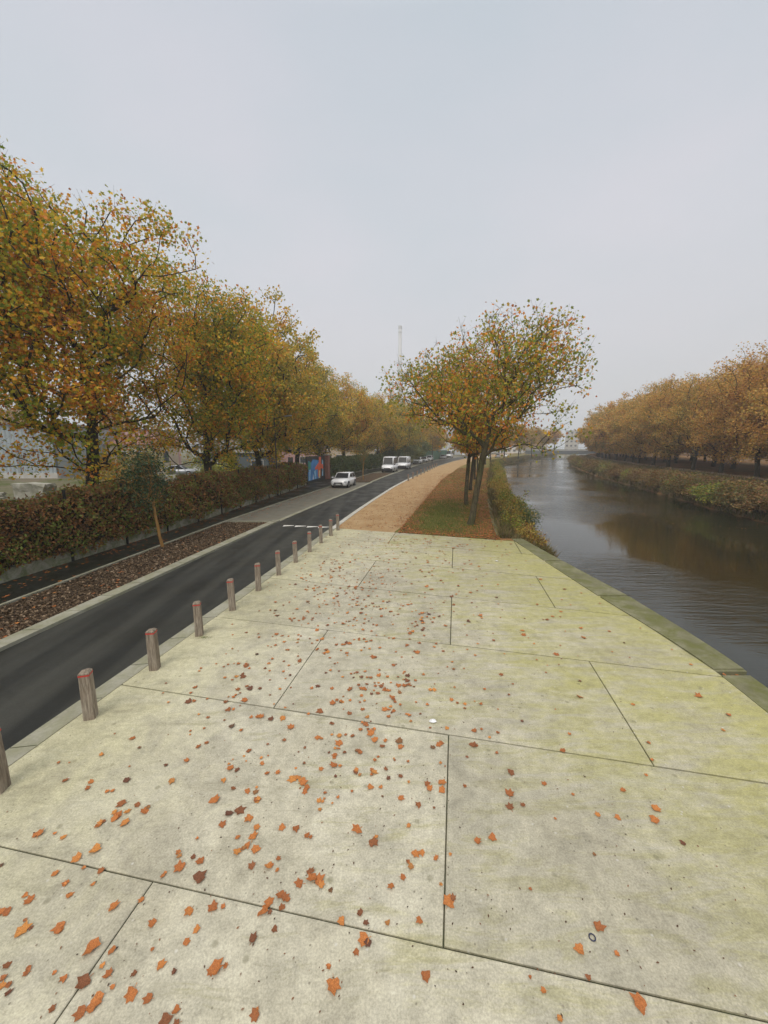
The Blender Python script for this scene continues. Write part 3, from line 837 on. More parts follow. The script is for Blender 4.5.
# --- rows on the far bank
rk = dict(trunk_h=2.1, base_r=.2, cc=(0, 0, 6.9), cr=(5.2, 5.2, 6.3), n_targets=560, n_leaves=26000, leader=.5, lobes=20, lobe_r=.45, cluster=.4, bare_top=.85)
RA = make_tree('plane_tree', 81, M['leaf_right'], M['bark_dark'], .2, 'full', **rk)
RB = make_tree('plane_tree', 87, M['leaf_right'], M['bark_dark'], .2, 'full', **rk)
RC = make_tree('plane_tree', 93, M['leaf_right'], M['bark_dark'], .3, 'quad', **{**rk, 'n_leaves': 17000, 'n_targets': 360})
rr = random.Random(5)
for r_, offx, n0, nm in ((0, 8.8, 24, 'waterside row'), (1, 16.5, 22, 'second row'), (2, 26, 14, 'third row')):
    y = 26.5 + r_ * 3; i = 0
    while i < n0 and y < 260:
        src = (RA, RB)[i % 2] if y < 75 else RC
        s = rr.uniform(.98, 1.1) * (1.06 if r_ == 0 else 1.14) * (.92 if y < 42 else 1) 
        place(src, float(WATER_R(y)) + offx + rr.uniform(-.4, .4), y + rr.uniform(-.4, .4), .82, rr.uniform(0, 6.28), s, used,
              ORD[i] + ' brown tree from the right in the ' + nm + ' on the far bank', 'tree', 'trees in rows on the far canal bank')
        y += 6.6 * (1 if y < 120 else 1.25); i += 1

# ------------------------------------------------------------------ saplings
def small_tree(name, seed, mat, bark_m, ls, **kw):
    return make_tree(name, seed, mat, bark_m, ls, 'oval', **kw)
sap = small_tree('sapling', 5, M['leaf_dark'], M['bark_tan'], .1, trunk_h=1.75, base_r=.055, cc=(-.12, 0, 3.0), cr=(1.15, 1.0, 1.35), n_targets=120, n_leaves=3600,
                 leader=.6, lobes=9, lobe_r=.5, cluster=.2, lean=(-.07, 0), flare=1.2)
sap.location = (-9.06, 15.3, -.04)
tag(sap, 'young dark evergreen tree with tan trunk standing in the bark mulch bed', 'sapling')
sap2 = small_tree('sapling', 6, M['leaf_willow'], M['bark_tan'], .1, trunk_h=1.8, base_r=.05, cc=(0, 0, 3.3), cr=(.7, .7, 1.4), n_targets=90, n_leaves=900,
                  leader=.6, lobes=9, lobe_r=.5, cluster=.16, flare=1.2)
sap2.location = (-2.6, 48.5, -.04)
tag(sap2, 'thin sapling in the mulch bed between the hatchback and the minibus', 'sapling')
yb = small_tree('shrub', 8, M['leaf_yellow'], M['bark_dark'], .14, trunk_h=.8, base_r=.06, cc=(0, 0, 2.9), cr=(1.1, 1.1, 1.2), n_targets=80, n_leaves=1500,
                leader=.5, lobes=8, lobe_r=.5, cluster=.2)
yb.location = (-14.2, 36, -.15)
tag(yb, 'bright yellow shrub showing above the hedge beside a tree trunk', 'shrub')

# ------------------------------------------------------------------ hedge, wall and fence
def hedge(name, y0, y1, dist_fn, mat, z0, z1, seed, label):
    rg = np.random.default_rng(seed)
    root = empty(name, (float(WALL((y0 + y1) / 2)) - .25, (y0 + y1) / 2, z0))
    ox, oy, oz = root.location
    P = []; S = []
    y = y0
    while y < y1:
        dy = .5
        d = max(9, math.hypot(y, float(WALL(y))))
        ls = .06 + .003 * d
        area = dy * ((z1 - z0) * 2 + .9)
        n = int(area * 2.3 / (ls * ls * .55))
        yy = rg.uniform(y, y + dy, n)
        f = rg.uniform(0, 1, n)
        face = rg.uniform(0, 1, n)
        xx = np.where(face < .58, rg.normal(.02, .1, n), np.where(face < .86, rg.uniform(-.85, .05, n), rg.normal(-.85, .08, n)))
        topz = z1 + .12 * np.sin(yy * .9) + .07 * np.sin(yy * 2.7 + 1) + rg.normal(0, .04, n)
        zlo = z0 + .26 + .12 * np.sin(yy * 1.7)
        zz = np.where((face >= .58) & (face < .86), topz + rg.normal(0, .09, n), zlo + (topz - zlo) * f)
        bulge = .14 * np.sin((zz - z0) / (z1 - z0) * np.pi) + .1 * np.sin(yy * 1.3 + zz * 2.1) + .07 * np.sin(yy * 3.7 + zz * 4.3) + .05 * np.sin(yy * 9 - zz * 8)
        xx = xx + np.where(face < .58, bulge + .16, 0)
        P.append(np.stack([WALL(yy) - .12 + xx - ox, yy - oy, zz - oz], 1)); S.append(rg.uniform(.75, 1.35, n) * ls)
        y += dy
    P = np.concatenate(P); S = np.concatenate(S)
    link('foliage', leaf_cloud('foliage', P, S, 'oval', .2, rg), mat, root)
    # stems
    n = int((y1 - y0) * 9)
    yy = rg.uniform(y0, y1, n); bx = WALL(yy) - .5 + rg.normal(0, .1, n)
    p0 = np.stack([bx - ox, yy - oy, np.full(n, -.12 - oz)], 1)
    p1 = p0 + np.stack([rg.normal(0, .18, n), rg.normal(0, .2, n), rg.uniform(1.4, z1 + .05, n)], 1)
    q1 = p1 + np.stack([rg.normal(.1, .2, n), rg.normal(0, .25, n), rg.uniform(.1, .3, n)], 1)
    link('stem', tubes('stem', np.concatenate([p0, p1]), np.concatenate([p1, q1]), np.concatenate([np.full(n, .016), np.full(n, .006)]),
                       np.concatenate([np.full(n, .006), np.full(n, .003)])), M['bark_dark'], root)
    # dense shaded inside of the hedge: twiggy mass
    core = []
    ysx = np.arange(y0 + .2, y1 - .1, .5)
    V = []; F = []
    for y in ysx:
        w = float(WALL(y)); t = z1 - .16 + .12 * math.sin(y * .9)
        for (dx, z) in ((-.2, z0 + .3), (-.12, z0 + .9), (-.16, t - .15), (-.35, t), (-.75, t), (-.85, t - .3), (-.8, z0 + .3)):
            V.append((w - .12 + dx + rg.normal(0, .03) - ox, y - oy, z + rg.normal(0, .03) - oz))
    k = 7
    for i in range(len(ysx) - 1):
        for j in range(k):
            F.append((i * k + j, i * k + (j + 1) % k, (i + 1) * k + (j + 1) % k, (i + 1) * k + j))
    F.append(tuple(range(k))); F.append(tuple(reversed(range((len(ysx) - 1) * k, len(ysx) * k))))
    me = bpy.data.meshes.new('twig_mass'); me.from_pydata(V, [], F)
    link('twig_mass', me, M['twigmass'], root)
    tag(root, label, 'hedge')
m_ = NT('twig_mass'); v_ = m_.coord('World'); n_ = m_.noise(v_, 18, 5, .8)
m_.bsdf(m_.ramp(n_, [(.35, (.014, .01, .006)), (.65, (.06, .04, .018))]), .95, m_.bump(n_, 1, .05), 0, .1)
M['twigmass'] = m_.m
hedge('hedge', 5, 41.4, None, M['leaf_hedge'], -.05, 2.25, 3, 'long brown and green clipped hedge above the low wall, left of the mural')
hedge('hedge', 50.2, 78, None, M['leaf_willow'], -.05, 2.4, 4, 'dark green hedge behind the parked hatchback and minibus, right of the brick pillar')
# low wall
def wall_obj(y0, y1, h, label):
    o = ribbon('low_wall', off(WALL, -.2), off(WALL, 0), y0, y1, h, M['wall'], 1.0, None, None, h + .15)
    return tag(o, label, 'wall')
wall_obj(-6, 42, .3, 'low mossy concrete wall along the footpath under the brown hedge')
wall_obj(50.2, 78, .22, 'low concrete wall under the dark green hedge behind the minibus')
# fence
fr = empty('fence', (float(WALL(24)), 24, -.14))
for i, y in enumerate(np.arange(6.0, 42, 2.5)):
    mb = MB(); mb.box((float(WALL(y)) + .03 - fr.location.x, y - fr.location.y, 1.31), (.07, .06, 2.62), rz=.1)
    mb.box((float(WALL(y)) + .03 - fr.location.x, y - fr.location.y, 2.64), (.09, .08, .03), rz=.1)
    mb.build('post', M['black_metal'], fr)
mb = MB()
for z in (.9, 1.6, 2.3, 2.5):
    for y in np.arange(6, 40, 2.5):
        mb.cyl((float(WALL(y)) - .02 - fr.location.x, y - fr.location.y, z), (float(WALL(y + 2.5)) - .02 - fr.location.x, y + 2.5 - fr.location.y, z), .006, n=4, cap=False)
mb.build('wire', M['black_metal'], fr)
tag(fr, 'black post and wire fence rising through the brown hedge', 'fence')

# ------------------------------------------------------------------ mural and brick pillar
a0 = Vector((-8.55, 42.6, 0)); a1 = Vector((-7.55, 49.0, 0)); d = (a1 - a0); Lm = d.length; ang = math.atan2(d.y, d.x)
mu = empty('mural_panel', a0, ang)
mb = MB(); mb.box((Lm / 2, 0, 1.45), (Lm, .14, 3.0)); mb.build('board', M['black_metal'], mu, .01)
def slab_poly(name, pts, mat, y=-.085, th=.02, holes=None):
    bm = bmesh.new(); f = bm.faces.new([bm.verts.new((p[0], y, p[1])) for p in pts])
    r = bmesh.ops.extrude_face_region(bm, geom=[f])
    for v in [e for e in r['geom'] if isinstance(e, bmesh.types.BMVert)]: v.co.y += th
    bmesh.ops.recalc_face_normals(bm, faces=bm.faces)
    me = bpy.data.meshes.new(name); bm.to_mesh(me); bm.free()
    return link(name, me, mat, mu)
blue = simple('mural_blue', (.05, .22, .5), .6, var=.3, scale=1.2); lblue = simple('mural_pale_blue', (.3, .55, .75), .6, var=.3, scale=2)
orng = simple('mural_orange', (.75, .12, .04), .6, var=.2, scale=2); teal = simple('mural_teal', (.04, .28, .2), .6); cream = simple('mural_cream', (.75, .6, .3), .6)
pu = simple('mural_white', (.7, .72, .75), .6)
slab_poly('painted_shape', [(.3, .25), (3.9, .3), (4.0, 2.45), (1.9, 2.6), (1.4, 2.2), (.5, 2.5), (.25, 1.4)], blue)
slab_poly('painted_shape', [(.35, 1.5), (1.2, 1.55), (1.25, 2.3), (.9, 2.4), (.4, 2.35)], teal, -.09)
slab_poly('painted_shape', [(.5, .3), (.95, .28), (1.1, 1.5), (.7, 1.45)], lblue, -.09)
slab_poly('painted_shape', [(2.5, .3), (3.0, .35), (2.9, 1.35), (2.3, 1.2)], lblue, -.09)
slab_poly('painted_shape', [(3.6, .5), (4.6, .5), (4.7, 1.5), (5.7, 1.3), (5.6, 1.9), (4.9, 2.0), (4.9, 2.8), (4.2, 2.85), (4.1, 2.2), (2.6, 1.6), (2.7, 1.35), (3.7, 1.4)], orng, -.095)
slab_poly('painted_shape', [(3.9, .3), (4.4, .3), (4.5, 1.2), (4.0, 1.25)], cream, -.1)
slab_poly('painted_shape', [(5.2, .5), (5.6, .45), (5.75, 2.3), (5.35, 2.5), (5.3, 1.95), (5.45, 1.3)], lblue, -.088)
slab_poly('painted_shape', [(1.7, .3), (2.1, .3), (1.95, .9)], pu, -.1)
tag(mu, 'painted mural board with blue and orange abstract shapes set between the hedges', 'mural')
pl = empty('brick_pillar', (-7.35, 49.75, 0), ang)
mb = MB(); mb.box((0, 0, 1.45), (.95, .6, 3.0)); mb.build('shaft', M['brick'], pl)
mb = MB(); mb.box((0, 0, 3.0), (1.05, .7, .1)); mb.build('cap', M['kerb'], pl, .01)
tag(pl, 'red brick pillar at the right end of the painted mural board', 'pillar')

# ------------------------------------------------------------------ lamp posts
def lamp_post(x, y, h, label, grp='lamp posts along the road'):
    r = empty('lamp_post', (x, y, -.1))
    mb = MB(); mb.cyl((0, 0, 0), (0, 0, .9), .085, .075, 12); mb.cyl((0, 0, .9), (0, 0, h), .055, .035, 12); mb.build('pole', M['black_metal'], r, smooth=False)
    mb = MB(); mb.cyl((0, 0, h - .1), (.9, 0, h + .12), .028, .024, 8); mb.build('arm', M['black_metal'], r)
    mb = MB(); mb.box((1.15, 0, h + .13), (.6, .2, .08), tilt=(0, -.1)); l = mb.build('lamp_head', M['grey_metal'], r, .02)
    tag(r, label, 'lamp post', grp); return r
lamp_post(-9.05, 32.6, 6.5, 'slim black lamp post in front of the brown hedge')
lamp_post(12.4, 100, 6.5, 'distant lamp post by the green fence past the parked cars')
lamp_post(21.5, 135, 6.5, 'far lamp post in the haze beside the white box van')

# ------------------------------------------------------------------ bollards
def bollard_parts(root, s=.142, h=.78, seed=0):
    rg = random.Random(seed)
    bm = bmesh.new()
    def ring(z, k, tilt=0):
        return [bm.verts.new((sx * s / 2 * k, sy * s / 2 * k, z + tilt * sx * .012)) for sx, sy in ((-1, -1), (1, -1), (1, 1), (-1, 1))]
    rs = [ring(-.1, 1.04), ring(.3, 1.0), ring(h - .075, .98), ring(h - .07, .9), ring(h - .05, .9), ring(h - .045, .98), ring(h - .025, .97), ring(h, .55, .6)]
    for a, b in zip(rs, rs[1:]):
        for i in range(4): bm.faces.new((a[i], a[(i + 1) % 4], b[(i + 1) % 4], b[i]))
    bm.faces.new(rs[-1]); bm.faces.new(rs[0][::-1])
    ed = [e for e in bm.edges if abs(e.verts[0].co.z - e.verts[1].co.z) > .05]
    bmesh.ops.bevel(bm, geom=ed, offset=.008, segments=1, affect='EDGES', clamp_overlap=True)
    bmesh.ops.recalc_face_normals(bm, faces=bm.faces)
    me = bpy.data.meshes.new('post'); bm.to_mesh(me); bm.free()
    link('post', me, M['wood'], root)
    mb = MB(); k = s / 2 * .955
    z = h - .06
    for (cx, cy, dx, dy) in ((0, -k, 2 * k, .006), (0, k, 2 * k, .006), (-k, 0, .006, 2 * k), (k, 0, .006, 2 * k)):
        mb.box((cx, cy, z), (dx + (.006 if dx > .01 else 0), dy - (.002 if dy > .01 else 0), .022))
    mb.build('reflective_band', M['red'], root)
BY = [3.95, 5.19, 6.47, 7.75, 9.07, 10.4, 11.72, 13.08, 14.45, 15.85, 17.2, 18.4]
BX = [-4.55, -4.4, -4.19, -3.98, -3.78, -3.56, -3.34, -3.11, -2.88, -2.66, -2.43, -2.25]
base = empty('bollard'); bollard_parts(base)
lb = ['weathered wooden bollard cut off by the left edge of the photo', 'nearest whole wooden bollard with a red band, beside the kerb']
br = random.Random(9)
for i, (x, y) in enumerate(zip(BX, BY)):
    o = base if i == 0 else copy_tree(base)
    o.location = (x, y, 0); o.rotation_euler = (br.uniform(-.015, .015), br.uniform(-.02, .02), R(12) + br.uniform(-.12, .12))
    s = 1 + br.uniform(-.03, .03); o.scale = (1, 1, s)
    tag(o, lb[i] if i < 2 else ORD[i - 1] + ' whole wooden bollard from the camera along the platform kerb', 'bollard', 'wooden bollards along the platform kerb')
for i in range(10):
    y = 46 + i * 3.5
    o = copy_tree(base); o.location = (float(ROAD_NEAR(y)) + .55, y, -.01); o.rotation_euler = (0, 0, R(15))
    tag(o, ORD[i] + ' small post of the far group edging the orange gravel path', 'bollard', 'posts along the gravel path')

# ------------------------------------------------------------------ vehicles
def face_panel(mb, q, inset=(.06, .06, .06, .06), out=.012):
    """q: 4 corners (bl, br, tr, tl) ; adds a thin slab lying on the face"""
    q = [Vector(v) for v in q]
    l, r, b, t = inset
    def at(u, v): return (q[0] * (1 - u) + q[1] * u) * (1 - v) + (q[3] * (1 - u) + q[2] * u) * v
    c = [at(l, b), at(1 - r, b), at(1 - r, 1 - t), at(l, 1 - t)]
    n = (c[1] - c[0]).cross(c[3] - c[0]).normalized()
    v = [p + n * .001 for p in c] + [p + n * out for p in c]
    mb.add(v, [(0, 3, 2, 1), (4, 5, 6, 7), (0, 1, 5, 4), (1, 2, 6, 5), (2, 3, 7, 6), (3, 0, 4, 7)])

def vehicle(name, paint, L, W, H, hood_x, hood_z, belt, roof_f, roof_r, gl_f, gl_r, nose_z=.55, clear=.2, wheel_r=.32, rows=2, tumble=.12, solid_rear=False):
    """front is +x. body loft from side profile, tapering greenhouse, wheels, lights"""
    root = empty(name)
    hw = W / 2
    # lower body: stations from rear to front with rounded plan
    st = [(-L / 2, .80, belt * .82, clear + .14), (-L / 2 + .12, .93, belt * .97, clear + .04), (-L / 2 + .5, 1, belt, clear), (-.2, 1, belt, clear - .02), (hood_x - .1, 1, belt, clear),
          (hood_x + (L / 2 - hood_x) * .45, .98, hood_z + (belt - hood_z) * .35, clear), (L / 2 - .22, .92, hood_z * .97, clear + .02), (L / 2 - .05, .84, nose_z + .14, clear + .05), (L / 2, .74, nose_z, clear + .12)]
    bm = bmesh.new(); rings = []
    for x, k, zt, zb in st:
        w = hw * k
        pr = [(0, zb), (w * .8, zb), (w * .97, zb + .08), (w, zb + (zt - zb) * .45), (w * .965, zt - .07), (w * .86, zt), (0, zt + .015)]
        pts = pr + [(-a, b) for a, b in pr[-2:0:-1]]
        rings.append([bm.verts.new((x, a, b)) for a, b in pts])
    n = len(rings[0])
    for a, b in zip(rings, rings[1:]):
        for i in range(n): bm.faces.new((a[i], a[(i + 1) % n], b[(i + 1) % n], b[i]))
    bm.faces.new(rings[0][::-1]); bm.faces.new(rings[-1])
    # greenhouse
    def loft(x0, x1, w0, x2, x3, w1, z0, z1):
        lo = [(x0, -w0, z0), (x1, -w0 * .96, z0), (x1, w0 * .96, z0), (x0, w0, z0)]
        hi = [(x2, -w1, z1), (x3, -w1 * .97, z1), (x3, w1 * .97, z1), (x2, w1, z1)]
        v = [bm.verts.new(p) for p in lo + hi]
        for f in ((0, 1, 5, 4), (1, 2, 6, 5), (2, 3, 7, 6), (3, 0, 4, 7), (4, 5, 6, 7), (3, 2, 1, 0)): bm.faces.new([v[i] for i in f])
        return lo, hi
    lo, hi = loft(gl_r, gl_f, hw * .93, roof_r, roof_f, hw * (.93 - tumble), belt - .06, H)
    bmesh.ops.recalc_face_normals(bm, faces=bm.faces)
    bmesh.ops.bevel(bm, geom=[e for e in bm.edges if e.is_manifold and e.calc_face_angle(0) > .4], offset=.08, segments=4, affect='EDGES', clamp_overlap=True)
    me = bpy.data.meshes.new('body'); bm.to_mesh(me); bm.free()
    link('body', me, paint, root, True)
    body = root
    mb = MB(); face_panel(mb, (lo[1], lo[2], hi[2], hi[1]), (.07, .07, .12, .09)); mb.build('windscreen', M['glass'], root)
    if not solid_rear:
        mb = MB(); face_panel(mb, (lo[3], lo[0], hi[0], hi[3]), (.1, .1, .3, .12)); mb.build('rear_window', M['glass'], root)
    for sgn, q in ((1, (lo[0], lo[1], hi[1], hi[0])), (-1, (lo[2], lo[3], hi[3], hi[2]))):
        qq = [Vector(v) for v in q]
        def lerp(u0, u1):
            return (qq[0].lerp(qq[1], u0), qq[0].lerp(qq[1], u1), qq[3].lerp(qq[2], u1), qq[3].lerp(qq[2], u0))
        if rows == 1: spans = [(.7, .97)] if sgn == 1 else [(.03, .3)]
        elif rows == 2: spans = [(.09, .5), (.53, .93)]
        else: spans = [(.04, .32), (.35, .64), (.67, .95)] if sgn == 1 else [(.05, .33), (.36, .65), (.68, .96)]
        for sp in spans:
            mb = MB(); face_panel(mb, lerp(*sp), (.02, .02, .18, .14)); mb.build('side_window', M['glass'], root)
    # wheels
    for sx in (-1, 1):
        for sy in (-1, 1):
            cx = sx * (L / 2 - L * .2); cy = sy * (hw - .09)
            w = MB(); w.cyl((cx, cy - .1, wheel_r), (cx, cy + .1, wheel_r), wheel_r, n=24)
            t = w.build('wheel', M['rubber'], root, .02)
            w = MB(); w.cyl((cx, cy + sy * .098, wheel_r), (cx, cy + sy * .108, wheel_r), wheel_r * .64, n=20)
            for k in range(5):
                a = k * 2 * math.pi / 5
                w.box((cx + math.cos(a) * wheel_r * .3, cy + sy * .112, wheel_r + math.sin(a) * wheel_r * .3), (wheel_r * .5, .012, .05), tilt=(0, -a))
            w.build('rim', M['rim'], t)
            w = MB(); w.cyl((cx, sy * (hw - .02), wheel_r + .02), (cx, sy * (hw + .004), wheel_r + .02), wheel_r * 1.16, n=24)
            w.build('wheel_arch', M['plastic'], root)
    # front details
    fx = L / 2
    mb = MB(); mb.box((fx + .0, 0, nose_z - .08), (.06, W * .5, .15)); mb.build('grille', M['plastic'], root, .01)
    mb = MB(); mb.box((fx - .01, 0, clear + .14), (.07, W * .6, .1)); mb.build('bumper_intake', M['plastic'], root, .01)
    if H > 2:
        mb = MB(); mb.box((fx - .1, 0, clear + .2), (.34, W * .9, .42)); mb.build('bumper', M['plastic'], root, .04)
    mb = MB(); mb.box((fx + .035, 0, nose_z - .17), (.01, .5, .1)); mb.build('number_plate', M['plate'], root)
    for sy in (-1, 1):
        mb = MB(); mb.box((fx - .12, sy * hw * .72, nose_z + .06), (.22, .3, .13), rz=-sy * .35); mb.build('headlight', M['lamp'], root, .02)
        mb = MB(); mb.box((-fx + .06, sy * hw * .78, belt * .78), (.08, .2, .22)); mb.build('tail_light', M['tail'], root, .01)
        mb = MB(); mb.box((gl_f - .15, sy * (hw + .08), belt + .06), (.1, .2, .14)); mb.build('mirror', M['plastic'] if H > 2 else paint, root, .02)
    return root
def road_dir(f, y):
    return math.atan2(2.0, float(f(y + 1) - f(y - 1)))
M['white_car_bright'] = simple('bright_white_car_paint', (.84, .84, .84), .22, var=.01, **{'Coat Weight': .6})
hatch = vehicle('car', M['white_car_bright'], 4.1, 1.76, 1.46, .75, .86, .93, .15, -1.35, .95, -1.85, .58)
suv = vehicle('car', M['white_car'], 4.35, 1.85, 1.62, .85, .98, 1.02, .2, -1.6, .9, -2.0, .68)
sedan = vehicle('car', M['grey_car'], 4.3, 1.78, 1.48, .8, .88, .93, .15, -1.2, .95, -1.95, .58)
minibus = vehicle('van', M['white_car'], 5.3, 2.0, 2.5, 1.9, 1.12, 1.22, 1.35, -2.5, 1.95, -2.6, .75, .25, .36, 3, .1)
boxvan = vehicle('van', M['white_car'], 5.2, 2.0, 2.3, 1.8, 1.1, 1.2, 1.2, -2.45, 1.85, -2.55, .72, .25, .35, 1, .08, True)
def park(o, x, y, f, label, cat, flip=True, grp='vehicles parked along the road', adj=0):
    o.location = (x, y, ZR + .01); o.rotation_euler = (0, 0, road_dir(f, y) + (math.pi if flip else 0) + adj)
    tag(o, label, cat, grp)
park(hatch, -4.2, 40.3, ROAD_FAR, 'white hatchback parked in the roadside bay just past the mural', 'car')
park(minibus, 1.0, 64.5, ROAD_FAR, 'white minibus with a dark bumper parked beyond the hatchback', 'van')
park(boxvan, 3.8, 73.5, ROAD_FAR, 'white panel van parked directly behind the minibus', 'van')
park(suv, 8.4, 96, ROAD_FAR, 'white car leading the line of parked cars by the dark shrubs', 'car')
c = copy_tree(hatch); park(c, 11.0, 106, ROAD_FAR, 'second white car in the line past the dark shrubs', 'car')
c = copy_tree(suv); park(c, 13.4, 114.5, ROAD_FAR, 'third white car in the line past the dark shrubs', 'car')
park(sedan, 20.4, 134, ROAD_FAR, 'grey car in front of the tall white van by the green fence', 'car')
c = copy_tree(minibus); park(c, 24.6, 146, ROAD_FAR, 'tall white van far up the road by the green fence', 'van'); c.scale = (1, 1, 1.15)
c = copy_tree(hatch); park(c, 38.5, 186, ROAD_FAR, 'farthest small white car where the road bends into the haze', 'car')
for i, (x, y, rz, src, l) in enumerate([(-30, 57, 0.2, sedan, 'grey car standing in the yard behind the hedge, left of the sapling'), (-23.5, 60, .1, suv, 'white car in the yard behind the hedge, right of the sapling')]):
    c = copy_tree(src); c.location = (x, y, -.12); c.rotation_euler = (0, 0, rz); tag(c, l, 'car', 'cars in the yard')
# cars seen between the trees across the bend
for i, (x, y) in enumerate([(36, 134), (43, 147), (50, 160)]):
    c = copy_tree([suv, sedan, hatch][i]); park(c, x, y, ROAD_NEAR, ['white', 'grey', 'small white'][i] + ' car seen between the canal trees on the bend', 'car', False, 'cars beyond the canal trees')

# ------------------------------------------------------------------ buildings
def building(name, x, y, w, d, h, rz, wall, roof, label, floors=1, bays=5, pitched=True, win=M['window'], ww=.5, z=-.15, cat='building'):
    r = empty(name, (x, y, z), rz)
    mb = MB(); mb.box((0, 0, h / 2), (w, d, h)); mb.build('wall', wall, r)
    if pitched:
        o = .4; rh = d * .22
        mb = MB(); vs = [(-w / 2 - o, -d / 2 - o, h), (w / 2 + o, -d / 2 - o, h), (w / 2 + o, d / 2 + o, h), (-w / 2 - o, d / 2 + o, h), (-w / 2 - o, 0, h + rh), (w / 2 + o, 0, h + rh)]
        mb.add([(a, b, c + .003) for a, b, c in vs], [(0, 1, 5, 4), (2, 3, 4, 5), (0, 4, 3), (1, 2, 5), (3, 2, 1, 0)])
        rf = mb.build('roof', roof, r)
        mb = MB(); mb.box((w * .25, d * .1, h + rh), (.7, .7, 1.2)); mb.build('chimney', M['brick'], rf)
    else:
        mb = MB(); mb.box((0, 0, h + .13), (w + .3, d + .3, .25)); mb.build('roof', roof, r)
    fh = h / floors
    for side in (-1, 1):
        for fl in range(floors):
            for b in range(bays):
                cx = -w / 2 + (b + .5) * w / bays; ws = w / bays * ww
                if fl == 0 and b == bays // 2 and side == -1:
                    mb = MB(); mb.box((cx, side * (d / 2 + .02), 1.05), (1.0, .08, 2.1)); mb.build('door', M['plastic'], r); continue
                mb = MB(); mb.box((cx, side * (d / 2 + .01), fl * fh + fh * .55), (ws + .16, .06, fh * .42 + .16)); fr_ = mb.build('window', M['offwhite'], r)
                mb = MB(); mb.box((cx, side * (d / 2 + .03), fl * fh + fh * .55), (ws, .05, fh * .42)); mb.build('pane', win, fr_)
    for side in (-1, 1):
        for fl in range(floors):
            mb = MB(); mb.box((side * (w / 2 + .01), 0, fl * fh + fh * .55), (.06, d * .2, fh * .42)); mb.build('window', win, r)
    return tag(r, label, cat)
building('house', -19.5, 84, 13, 9, 5.6, .08, M['pink'], M['roof_tile'], 'pink rendered house glimpsed between the trunks left of the mural', 2, 5)
building('house', -10.5, 100, 15, 9, 5.8, .15, M['beige'], M['roof_tile'], 'beige house seen between trunks above the white hatchback', 2, 6)
building('house', -27, 72, 13, 8, 4.2, .05, M['offwhite'], M['roof_grey'], 'low white house with grey roof seen through the branches behind the hedge', 1, 4)
building('house', -45, 66, 16, 8, 4.5, .0, M['beige'], M['roof_tile'], 'low beige house behind the yard and the sapling', 1, 5)
building('workshop', -62, 84, 30, 12, 7.5, .0, M['pink'], M['roof_grey'], 'long pinkish workshop far behind the metal shed', 2, 9, False)
building('apartment_building', 144, 300, 9, 8, 16, -.5, M['render'], M['roof_grey'], 'pale apartment block in the haze beyond the canal bridge', 5, 3, False, z=0)
building('apartment_building', 112, 330, 26, 14, 9, -.4, M['render'], M['roof_grey'], 'lower pale block behind the canal trees, left of the bridge', 3, 7, False, z=0)
building('apartment_building', 80, 268, 30, 12, 6, -.45, M['offwhite'], M['roof_grey'], 'wide low pale building glimpsed through the far canal trees', 2, 9, False, z=0)
building('warehouse', 33, 226, 46, 26, 8.5, .1, M['warehouse'], M['roof_grey'], 'pale hazy warehouse above the green fence at the end of the road', 1, 6, True, ww=.3)

# corrugated shed
sh = empty('metal_shed', (-57, 52, -.15), .03)
bm = bmesh.new()
def corrug(x0, x1, y, z0, z1, pitch=.55):
    xs = np.arange(x0, x1, pitch / 4); off_ = [0, .09, .09, 0]
    prev = None
    for i, x in enumerate(xs):
        yy = y - off_[i % 4]
        v = [bm.verts.new((x, yy, z0)), bm.verts.new((x, yy, z1))]
        if prev: bm.faces.new((prev[0], v[0], v[1], prev[1]))
        prev = v
corrug(-22, 13, -.3, .7, 7.0)
me = bpy.data.meshes.new('cladding'); bm.to_mesh(me); bm.free(); link('cladding', me, M['shed'], sh)
mb = MB(); mb.box((-4.5, 7, 3.4), (34.8, 13.9, 6.9)); mb.build('wall', M['shed'], sh)
mb = MB(); mb.box((-4.5, -.3, .2), (35.2, .5, 1.0)); mb.build('plinth', M['render'], sh)
mb = MB(); mb.box((-4.5, 6.8, 7.15), (35.4, 15, .25)); mb.build('roof', M['roof_grey'], sh)
mb = MB(); mb.box((8.2, -.45, 2.6), (.35, .12, 4.6)); mb.build('gutter_pipe', M['grey_metal'], sh)
tag(sh, 'grey corrugated metal shed with a concrete base behind the left tree', 'shed')

# rubble blocks
rb = random.Random(2)
def rubble(x, y, sx, sy, sz, rz, label):
    bm = bmesh.new()
    bmesh.ops.create_cube(bm, size=1)
    bmesh.ops.subdivide_edges(bm, edges=bm.edges, cuts=3, use_grid_fill=True)
    for v in bm.verts:
        v.co.x *= sx; v.co.y *= sy; v.co.z *= sz
        v.co += Vector((rb.uniform(-.09, .09), rb.uniform(-.09, .09), rb.uniform(-.09, .09)))
    me = bpy.data.meshes.new('concrete_block'); bm.to_mesh(me); bm.free()
    o = link('concrete_block', me, M['wall_pale']); o.location = (x, y, sz / 2 - .2); o.rotation_euler = (0, 0, rz)
    tag(o, label, 'block', 'broken concrete blocks in the yard')
M['wall_pale'] = concrete('broken_concrete', (.22, .21, .17), (.42, .4, .34), (.12, .12, .06), .5)
rubble(-28.7, 31.5, 2.4, 1.4, 1.25, .1, 'large broken concrete block on the grass in front of the metal shed')
rubble(-31.6, 31.2, .9, .8, .5, .5, 'small concrete lump left of the large block by the shed')
rubble(-23, 40, 2.6, 1.4, 1.3, .3, 'concrete block in the yard right of the big tree trunk')
rubble(-20, 44, 2.0, 1.2, 1.0, .8, 'concrete block in the yard beside the sapling crown')
rubble(-25.5, 44, 3.0, 1.2, 1.6, -.2, 'tall concrete block far back in the yard behind the hedge')
